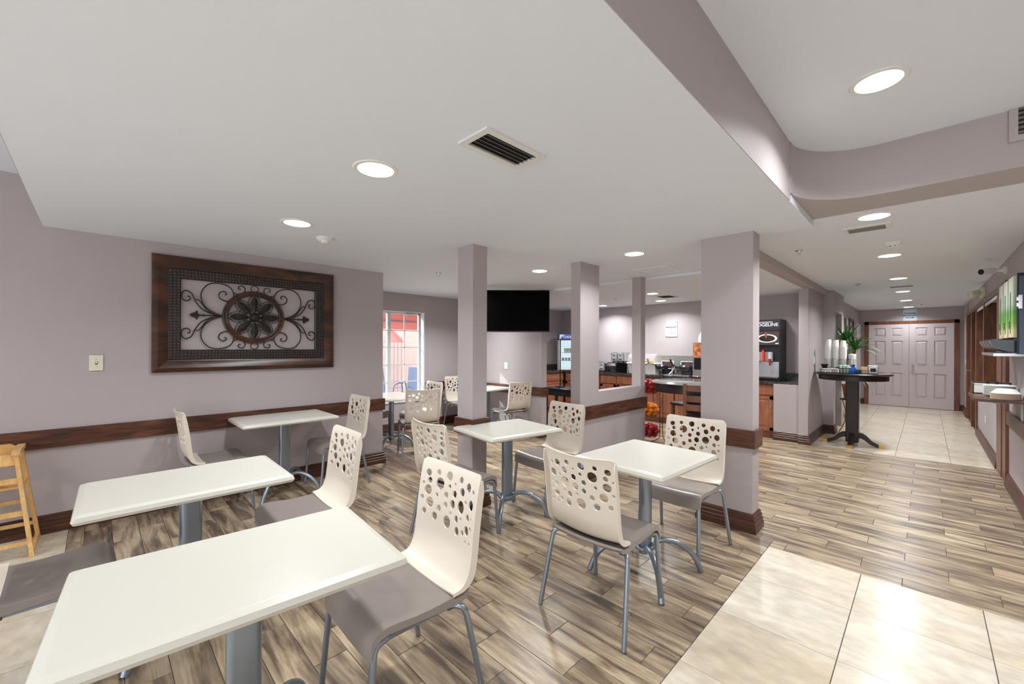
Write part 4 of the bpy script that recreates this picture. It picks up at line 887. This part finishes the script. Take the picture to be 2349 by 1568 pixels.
# waffle makers
def waffle(label, loc):
    t = thing('waffle_maker', label, 'waffle maker', loc, .0); t.scale = (1.15, 1.15, 1.15)
    MB().lathe([(.001, -.045), (.09, -.04), (.115, -.01), (.115, .01), (.09, .04), (.001, .045)], 24, Matrix.Translation((0, 0, .14))).build('iron', M_black, t)
    MB().cyl((-.19, 0, .14), (.19, 0, .14), .02, 10).build('pivot', M_black, t)
    for sx in (-1, 1):
        MB().tube(curve([(sx*.18, 0, .15), (sx*.20, -.05, .08), (sx*.23, -.13, .008), (sx*.15, -.15, .006)], 4), .012, 8).build('leg', M_chrome, t)
        MB().tube(curve([(sx*.18, 0, .15), (sx*.20, .05, .08), (sx*.23, .12, .008)], 4), .009, 8).build('leg', M_chrome, t)
    MB().tube(curve([(-.18, 0, .15), (-.23, -.02, .20), (-.25, -.03, .27)], 4), .014, 8).build('handle', M_black, t)
    MB().bbox(-.21, .21, -.12, .12, 0, .012, .004).build('drip_tray', M_ssteel, t)
waffle('black rotating waffle maker with chrome legs, left one', (-3.66, 7.83, CZ)); waffle('black rotating waffle maker with chrome legs, right one beside the drink dispenser', (-3.19, 7.83, CZ))
def picture(label, x):
    t = thing('instruction_card', label, 'card', (x, 8.05, CZ)); T = Matrix.Rotation(-.12, 4, 'X')
    MB().bbox(-.125, .125, -.005, .005, .11, .27, .002, T).build('holder', M_white, t)
    MB().box(-.112, .112, -.0065, -.005, .125, .258, T).build('print', mat('card_print', (84, 56, 62), .4, noise=.7, nscale=25), t)
    MB().box(-.09, -.08, .0, .03, 0, .12).box(.08, .09, 0, .03, 0, .12).build('stand', M_black, t)
picture('small dark picture card behind the left waffle maker', -3.66); picture('small dark picture card behind the right waffle maker', -3.27)
jd = thing('batter_dispenser', 'tall drink dispenser with food photos at the edge of the wide pillar', 'dispenser', (-2.86, 7.82, CZ))
MB().bbox(-.15, .15, -.14, .16, 0, .63, .01).build('body', M_ssteel, jd)
MB().box(-.14, .14, -.146, -.14, .36, .62).build('food_print', mat('food_print', (190, 120, 80), .4, noise=.8, nscale=14), jd)
MB().box(-.12, .12, -.15, -.14, .14, .35).build('recess', M_black, jd)
MB().lathe([(.09, .63), (.10, .66), (.085, .76), (.04, .84), (.001, .86)], 20).build('hopper', M_white, jd)
# coffee machine right of pillar
cm = thing('coffee_machine', 'tall black coffee dispenser with a big cup picture and steel taps', 'coffee machine', (-1.86, 7.78, CZ))
MB().box(-.21, .21, 0, .36, 0, 1.0).box(-.21, .21, -.03, 0, .58, 1.0).box(-.21, .21, -.09, 0, 0, .06).box(-.21, -.195, -.09, 0, .06, .58).box(.195, .21, -.06, 0, .06, .58).build('cabinet', M_black, cm, sm=0)
MB().box(-.205, .205, -.034, -.03, .83, .995).build('top_panel', mat('machine_dark', (38, 36, 44), .3), cm)
text('RIDGELINE', .074, 'lettering', mat('letter_silver', (214, 214, 218), .3), cm, (0, -.0355, .912), (PI/2, 0, 0), .015)
text('COFFEE ROASTERS', .024, 'lettering', MATS['letter_silver'], cm, (0, -.0355, .955), (PI/2, 0, 0), .02)
pp = MB().box(-.205, .19, -.034, -.03, .585, .80).build('picture_panel', mat('machine_brown', (66, 50, 52), .35), cm)
ER = Matrix(((1, 0, 0, .02), (0, 0, -1, -.036), (0, .47, 0, .69), (0, 0, 0, 1)))
MB().lathe([(.115, 0), (.145, 0), (.145, .002), (.115, .002)], 40, ER, cap=False).build('cup_rim', M_foam, pp)
MB().lathe([(.001, 0), (.116, 0), (.116, .001), (.001, .001)], 40, ER, cap=False).build('coffee', mat('coffee_dark', (40, 30, 26), .2), pp)
MB().box(-.008, .02, -.039, -.036, .70, .79).build('pour', mat('coffee_pour', (120, 74, 50), .3), pp)
MB().box(.14, .185, -.037, -.034, .60, .615).build('cup_handle', M_foam, pp)
MB().box(-.19, -.05, -.05, -.03, .32, .47).loft([[(.0+.05+.065*math.sin(a), -.035-.03*math.cos(a), z) for a in [PI*(i/8-.5) for i in range(9)]] for z in (.32, .47)], True).loft([[(-.12+.065*math.sin(a), -.035-.03*math.cos(a), z) for a in [PI*(i/8-.5) for i in range(9)]] for z in (.32, .47)], True).build('tank_cover', M_ssteel, cm)
MB().box(-.042, -.020, -.068, -.03, .32, .50).build('indicator_strip', mat('led_red', (190, 40, 24), .4, emit=(255, 60, 30), estr=.6), cm)
for x in (-.12, .07): MB().bbox(x-.018, x+.018, -.10, -.05, .30, .36, .004).cyl((x, -.075, .31), (x, -.075, .25), .010, 8).build('tap', mat('tap_red', (150, 40, 36), .4), cm)
MB().box(-.19, .19, -.002, .0, .06, .31).build('splash_plate', M_ssteel, cm)
MB().box(-.19, .19, -.12, -.02, .05, .07).build('drip_tray', M_chrome, cm)
# ------------------------------------------------------------------ black console with wire easels, behind the television wall
cs = thing('console_table', 'black console table behind the end of the television wall', 'table', (-4.25, 5.62, 0), .0)
MB().bbox(-.42, .28, -.16, .18, .71, .75, .006).build('tabletop', M_black, cs)
for x in (-.39, .25):
    for y in (-.13, .15): MB().box(x-.02, x+.02, y-.02, y+.02, 0, .71).build('leg', M_black, cs)
MB().box(-.38, .24, -.13, -.115, .62, .71).build('apron', M_black, cs)
ez = thing('wire_easel', 'empty black wire display easel on the console table', 'easel', (-4.30, 5.58, .75), YAW)
MB().tube([(-.11, -.05, 0), (-.03, .02, .30), (.0, .02, .30), (.09, -.05, 0)], .004, 6).tube([(-.11, -.05, .0), (-.11, -.08, .0), (-.11, -.085, .03)], .004, 6).tube([(.09, -.05, 0), (.09, -.08, 0), (.09, -.085, .03)], .004, 6).tube([(-.015, .02, .29), (-.01, .12, 0)], .004, 6).tube([(-.09, -.03, .08), (.07, -.03, .08)], .003, 6).build('wire', M_blackm, ez)
ms_ = thing('music_stand', 'thin black stand with a flat top beside the television wall end', 'stand', (-4.52, 5.72, .75), .8)
MB().cyl((0, 0, 0), (0, 0, .82), .010, 8).lathe([(.08, 0), (.08, .012), (.01, .02)], 16).build('pole', M_black, ms_)
MB().box(-.12, .22, -.06, .06, .82, .83).build('top_plate', M_black, ms_)
# ------------------------------------------------------------------ round bar table, stools, fruit stand
bt = thing('bar_table', 'round dark bar table with grey top beside the wide pillar', 'table', (-2.13, 5.42, 0))
MB().lathe([(.001, .985), (.47, .985), (.50, .992), (.50, 1.0), (.47, 1.012), (.001, 1.012)], 48).build('tabletop', mat('bar_top_grey', (150, 148, 148), .12), bt)
MB().lathe([(.44, .985), (.455, .98), (.455, .88), (.42, .875), (.40, .985)], 48, cap=False).build('apron', M_dark, bt)
MB().lathe([(.10, .0), (.10, .9)], 4).build('column', M_dark, bt)
for k in range(4): bar((.05*math.cos(k*PI/2), .05*math.sin(k*PI/2), .12), (.32*math.cos(k*PI/2), .32*math.sin(k*PI/2), .02), .025, .02).build('foot', M_dark, bt)
def stool(label, loc, rz):
    t = thing('bar_stool', label, 'bar stool', loc, rz)
    for sx in (-1, 1):
        bar((sx*.19, -.19, 0), (sx*.185, -.20, 1.03), .018, .018).build('back_post', M_stoolw, t); bar((sx*.19, .18, 0), (sx*.18, .17, .62), .018, .018).build('leg', M_stoolw, t)
        bar((sx*.19, -.18, .25), (sx*.19, .17, .25), .012, .009).build('stretcher', M_stoolw, t)
    MB().bbox(-.21, .21, -.20, .21, .62, .665, .01).build('seat', M_dark, t)
    for z in (.98, .86, .76): MB().loft([[(x, -.205-.02*(1-(x/.18)**2)+dy, z+dz) for dy, dz in ((-.009, -.035), (.009, -.035), (.009, .035), (-.009, .035))] for x in [-.18+.36*i/8 for i in range(9)]]).build('back_slat', M_stoolw, t)
    for y, z in ((.175, .2), (-.19, .3)): bar((-.18, y, z), (.18, y, z), .012, .009).build('stretcher', M_stoolw, t)
stool('walnut ladder-back bar stool in front of the round bar table', (-1.83, 5.02, 0), .25)
stool('walnut bar stool behind the round bar table, only its top slat showing', (-2.35, 5.98, 0), PI-.3)
fs = thing('fruit_stand', 'black wire three-tier fruit basket stand behind the half wall', 'fruit stand', (-2.87, 6.12, 0))
ex, ey = rt.x, rt.y
for q in (-.022, .022):
    MB().tube([(q*ex, q*ey, .12), (q*ex, q*ey, 1.06)], .005, 6).tube(curve([(q*ex, q*ey, .12), (q*1.6*ex, q*1.6*ey, .05), (q*5*ex-.03, q*5*ey-.03, .0)], 4), .005, 6).build('upright', M_blackm, fs)
for z in (.22, .55, .86): MB().tube([(.028*math.cos(a*.6)*ex, .028*math.cos(a*.6)*ey, z+.006*a) for a in range(0, 22)], .0035, 6).build('wire_scroll', M_blackm, fs)
MB().tube(curve([(0, 0, 1.05), (-.06*ex, -.06*ey, 1.14), (-.16*ex, -.16*ey, 1.20), (-.26*ex, -.26*ey, 1.18)], 5), .006, 6).tube([(.03*ex*math.cos(a), .03*ey*math.cos(a), 1.05+.03*math.sin(a)) for a in [2*PI*i/14 for i in range(14)]], .004, 6, closed=True).build('hook', M_blackm, fs)
bc = Vector((-.165*ex, -.165*ey, 0))
for z in (.06, .38, .73):
    bk = MB()
    for r, dz in ((.155, .16), (.145, .10), (.115, .045), (.06, .01)): bk.tube([(bc.x+r*math.cos(a), bc.y+r*math.sin(a), z+dz) for a in [2*PI*i/26 for i in range(26)]], .0028, 5, closed=True)
    for i in range(14):
        a = 2*PI*i/14; bk.tube([(bc.x+r*math.cos(a), bc.y+r*math.sin(a), z+dz) for r, dz in ((.155, .16), (.145, .10), (.115, .045), (.06, .01))], .002, 5)
    bk.cyl((bc.x+.15*ex, bc.y+.15*ey, z+.16), (0, 0, z+.16), .004, 6); bk.build('wire_basket', M_blackm, fs)
ap = thing('apple', 'red apple in the fruit stand', 'apple', (0, 0, 0))
MB().lathe([(.004, -.028), (.015, -.034), (.03, -.024), (.037, 0), (.034, .02), (.02, .033), (.008, .03), (.002, .024)], 14).build('flesh', mat('apple_red', (164, 28, 34), .25, noise=.4, nscale=30), ap)
MB().cyl((0, 0, .024), (.004, 0, .04), .0015, 5).build('stem', M_dark, ap)
og = MB().sphere((0, 0, 0), .036, 14, 10, .95).build('orange', mat('orange_peel', (238, 138, 28), .45, bump=.3, bscale=200), None, label='orange', cat='orange')
def pile(src, z0, lb, gr, first):
    k = 0
    for lay, (n, r, dz) in enumerate(((5, .065, .055), (7, .098, .105), (4, .05, .125), (6, .085, .165), (2, .03, .19))):
        for i in range(n):
            a = 2*PI*i/n+lay*.7+random.uniform(-.1, .1)
            p = (-2.87+bc.x+r*math.cos(a), 6.12+bc.y+r*math.sin(a), z0+dz)
            if first and k == 0: o = src; o.location = p
            else: o = dup(src, p, random.uniform(0, 6))
            o.rotation_euler = (random.uniform(-.5, .5), random.uniform(-.5, .5), random.uniform(0, 6)); o['label'] = lb; o['group'] = gr; k += 1
pile(ap, .06, 'red apple in the bottom basket of the fruit stand', 'apples in the bottom wire basket', True)
pile(og, .38, 'orange in the middle basket of the fruit stand', 'oranges in the middle wire basket', True)
pile(ap, .73, 'red apple in the top basket of the fruit stand', 'apples in the top wire basket', False)
# ------------------------------------------------------------------ pedestal table in the corridor
PX, PY, PZ = -.775, 8.0, 1.072
pt = thing('pedestal_table', 'tall round espresso pedestal table at the corridor entrance', 'table', (PX, PY, 0))
MB().lathe([(.001, PZ-.03), (.44, PZ-.03), (.455, PZ-.02), (.455, PZ-.008), (.445, PZ), (.001, PZ)], 56).build('tabletop', M_dark, pt)
MB().lathe([(.39, PZ-.03), (.41, PZ-.035), (.41, PZ-.10), (.38, PZ-.105), (.36, PZ-.03)], 56, cap=False).build('apron', M_dark, pt)
MB().bbox(-.075, .075, -.075, .075, .04, PZ-.03, .008).build('column', M_dark, pt)
for k in range(4):
    a = -PI/2+k*PI/2; c, s = math.cos(a), math.sin(a)
    pr = [(.06, .18), (.11, .185), (.16, .15), (.22, .08), (.29, .045), (.335, .04)]; bt_ = [(.335, .0), (.27, .005), (.20, .035), (.14, .09), (.10, .11), (.06, .10)]
    MB().loft([[(c*r-s*w, s*r+c*w, z) for r, z in pr+bt_] for w in (-.028, .028)]).build('foot', M_dark, pt)
    MB().loft([[(c*r-s*w, s*r+c*w, z) for r, z in ((.30, .0), (.36, .0), (.36, .042), (.30, .048))] for w in (-.031, .031)]).build('foot_cap', M_brass, pt)
cup = MB().lathe([(.030, .098), (.0285, .10), (.001, .1)][::-1]+[(.030, .098), (.043, .004), (.046, .004), (.046, .0), (.041, 0)], 18, cap=False).build('foam_cup', M_foam, None, label='x', cat='cup')
first = True
for sx, zt, lb in ((-1.06, 1.575, 'left'), (-.970, 1.565, 'middle'), (-.883, 1.555, 'right')):
    n = 20
    for i in range(n):
        z = PZ+.085+i*(zt-.1-PZ-.085)/(n-1)
        o = cup if first else dup(cup); first = False; o.location = (sx, PY-.02, z); o['label'] = 'white foam cup nested in the %s of three tall stacks on the pedestal table' % lb; o['group'] = 'foam cups in the %s stack' % lb
def wire_basket(label, loc, w, d, h, step=.018, name='wire_basket'):
    t = thing(name, label, 'basket', loc); mb = MB()
    for z in (0, h): mb.tube([(-w, -d, z), (w, -d, z), (w, d, z), (-w, d, z)], .003, 5, closed=True)
    x = -w
    while x <= w+1e-6: mb.cyl((x, -d, 0), (x, -d, h), .0012, 4).cyl((x, d, 0), (x, d, h), .0012, 4).cyl((x, -d, 0), (x, d, 0), .0012, 4); x += step
    z = step
    while z < h: mb.tube([(-w, -d, z), (w, -d, z), (w, d, z), (-w, d, z)], .0012, 4, closed=True); z += step
    mb.build('wire_mesh', M_blackm, t); return t
for i, (x, lb) in enumerate(((-1.06, 'left'), (-.970, 'middle'), (-.883, 'right'), (-.775, 'fourth, lid-holding'))):
    hh = .20
    wire_basket('wire cage holding the %s stack on the pedestal table' % lb if i < 3 else 'wire cage holding the stack of white lids on the pedestal table', (x, PY-.02, PZ+.004), .043, .043, hh, .02, 'cup_cage')
    tag(bpy.data.objects[-1], None) if False else None
ls = thing('lid_stack', 'short stack of white cup lids right of the three cup stacks', 'lids', (-.775, PY-.02, PZ+.05))
lid = MB().lathe([(.001, .012), (.038, .012), (.041, .008), (.044, .0), (.046, 0), (.046, .003), (.040, .014), (.001, .016)], 20, cap=False).build('lid', M_white, ls)
for i in range(1, 24): o = lid.copy(); COL.objects.link(o); o.location = (0, 0, i*.0095)
wire_basket('black wire tray of stirrers and sweeteners at the left of the pedestal table', (-1.02, PY-.19, PZ+.004), .118, .07, .045, .03, 'wire_tray')
wire_basket('black wire tray holding cards and packets at the right of the pedestal table', (-.60, PY-.22, PZ+.004), .125, .07, .05, .03, 'wire_tray')
MB().lathe([(.025, 0), (.03, .004), (.05, .055), (.048, .055), (.026, .008), (.001, .006)], 20).build('black_bowl', M_black, None, (-1.10, PY-.10, PZ+.07), label='small black bowl at the left edge of the pedestal table', cat='bowl')
MB().box(-.03, .03, -.03, .03, 0, .066).build('bowl_riser', M_blackm, None, (-1.10, PY-.10, PZ+.004), label='small dark block under the black bowl', cat='riser')
pk = MB().bbox(-.022, .022, -.004, .004, 0, .055, .001).build('sugar_packet', M_foam, None, label='white sweetener packet in the left wire tray', cat='packet', group='packets in the left wire tray'); pk.location = (-1.1, PY-.19, PZ+.008)
for i in range(1, 13): o = dup(pk, (-1.11+i*.0145, PY-.20+random.uniform(-.03, .04), PZ+.008)); o.rotation_euler = (random.uniform(-.3, .3), 0, random.uniform(-.6, .6))
crm = MB().lathe([(.012, 0), (.017, .022), (.020, .023), (.020, .025), (.001, .026)], 12).build('creamer_cup', mat('creamer', (206, 226, 218), .4), None, label='pale green white creamer cup heaped in the middle wire basket', cat='creamer', group='creamer cups in the middle wire basket')
wire_basket('round-looking wire basket heaped with creamer cups', (-.83, PY-.23, PZ+.004), .06, .05, .07, .02, 'wire_basket')
k = 0
for lay in range(4):
    for i in range(-1, 2+(lay < 3)):
        for j in (-1, 0, 1):
            p = (-.84+i*.037+random.uniform(-.004, .004), PY-.23+j*.032, PZ+.008+lay*.029)
            o = crm if k == 0 else dup(crm); o.location = p; o.rotation_euler = (random.uniform(-.4, .4), random.uniform(-.4, .4), 0); k += 1
bj = MB().lathe([(.035, 0), (.042, .02), (.04, .07), (.018, .10), (.026, .13), (.024, .13), (.014, .10), (.001, .09)], 20).build('blue_jar', M_blue, None, (-.745, PY-.27, PZ+.001), label='cobalt blue glass jar in the middle of the pedestal table', cat='jar')
nd = thing('napkin_dispenser', 'small chrome and black napkin dispenser at right of the pedestal table', 'napkin dispenser', (-.54, PY-.12, PZ+.002), .2)
MB().bbox(-.055, .055, -.05, .05, 0, .105, .006).build('body', M_ssteel, nd); MB().box(-.03, .03, -.052, -.05, .03, .08).build('opening', M_black, nd); MB().bbox(-.05, .05, -.045, .045, .105, .118, .004).build('cap', M_white, nd)
MB().bbox(-.037, .037, -.002, .002, 0, .095, .001).build('tan_card', mat('tan_paper', (226, 200, 160), .7), None, (-.625, PY-.21, PZ+.008), label='tan paper card standing in the right wire tray', cat='card')
tc_ = MB().lathe([(.016, 0), (.016, .045), (.013, .05), (.001, .052)], 12).build('sauce_jar', mat('dark_teal', (40, 70, 86), .3), None, (-.70, PY-.22, PZ+.008), label='small dark jar in the right wire tray', cat='jar', group='small dark jars in the right wire tray'); dup(tc_, (-.665, PY-.24, PZ+.008))
# ------------------------------------------------------------------ dracaena behind the pedestal table
ps = thing('plant_stand', 'brass-footed plant stand behind the pedestal table', 'plant stand', (-.91, 9.05, 0))
MB().lathe([(.13, .56), (.14, .565), (.14, .58), (.001, .58)], 24).build('top_plate', M_dark, ps)
for k in range(3):
    a = k*2*PI/3-.5; c, s = math.cos(a), math.sin(a)
    MB().tube(curve([(c*.11, s*.11, .56), (c*.06, s*.06, .35), (c*.09, s*.09, .15), (c*.15, s*.15, .03), (c*.17, s*.17, .012)], 5), .010, 8).build('leg', M_brass, ps)
pt_ = thing('potted_dracaena', 'spiky green dracaena plant in a brown pot behind the cup stacks', 'plant', (-.91, 9.05, .58))
MB().lathe([(.075, 0), (.08, .01), (.11, .22), (.118, .225), (.118, .245), (.10, .245), (.098, .21), (.001, .21)], 24).build('pot', mat('pot_brown', (168, 110, 64), .5), pt_)
def rosette(c, n, L0, lift, sd):
    rnd = random.Random(sd)
    for i in range(n):
        a = 2*PI*i/n*2.4+rnd.uniform(-.3, .3); el = lift+rnd.uniform(-.5, .5); L_ = L0*rnd.uniform(.75, 1.15); vs = []; fs = []
        d = Vector((math.cos(a), math.sin(a), 0)); n_ = Vector((-math.sin(a), math.cos(a), 0)); m = 9
        for j in range(m+1):
            t = j/m; w = .019*math.sin(PI*min(1, t*.85+.15))**.7*(1-t**3) + .001
            p = Vector(c)+d*(L_*math.cos(el)*t)+Vector((0, 0, 1))*(L_*math.sin(el)*t-.45*L_*max(0, math.cos(el))*t*t*1.1)
            vs += [Vector((max(q.x, -.165+.02*math.sin(i)), min(q.y, .6), q.z)) for q in (p+n_*w, p-Vector((0, 0, .004*(1-t))), p-n_*w)]
        for j in range(m): q = j*3; fs += [(q, q+3, q+4, q+1), (q+1, q+4, q+5, q+2)]
        MB().add(vs, fs).build('leaf', M_leaf, pt_)
MB().tube(curve([(0, 0, .21), (-.03, -.02, .6), (-.06, -.04, 1.0)], 4), .014, 8).tube(curve([(.02, 0, .21), (.05, .03, .5), (.06, .03, .84)], 4), .014, 8).tube([(.03, -.02, .21), (.09, -.02, .42)], .010, 8).build('trunk', mat('trunk', (122, 98, 70), .8), pt_)
rosette((-.06, -.04, .99), 38, .44, .65, 3); rosette((.06, .03, .84), 38, .46, .6, 5); rosette((.09, -.02, .44), 20, .40, .3, 8)
# remaining untagged top-level meshes count as structure
for o in bpy.data.objects:
    if o.type == 'MESH' and o.parent is None and 'kind' not in o and 'category' not in o: o['kind'] = 'structure'
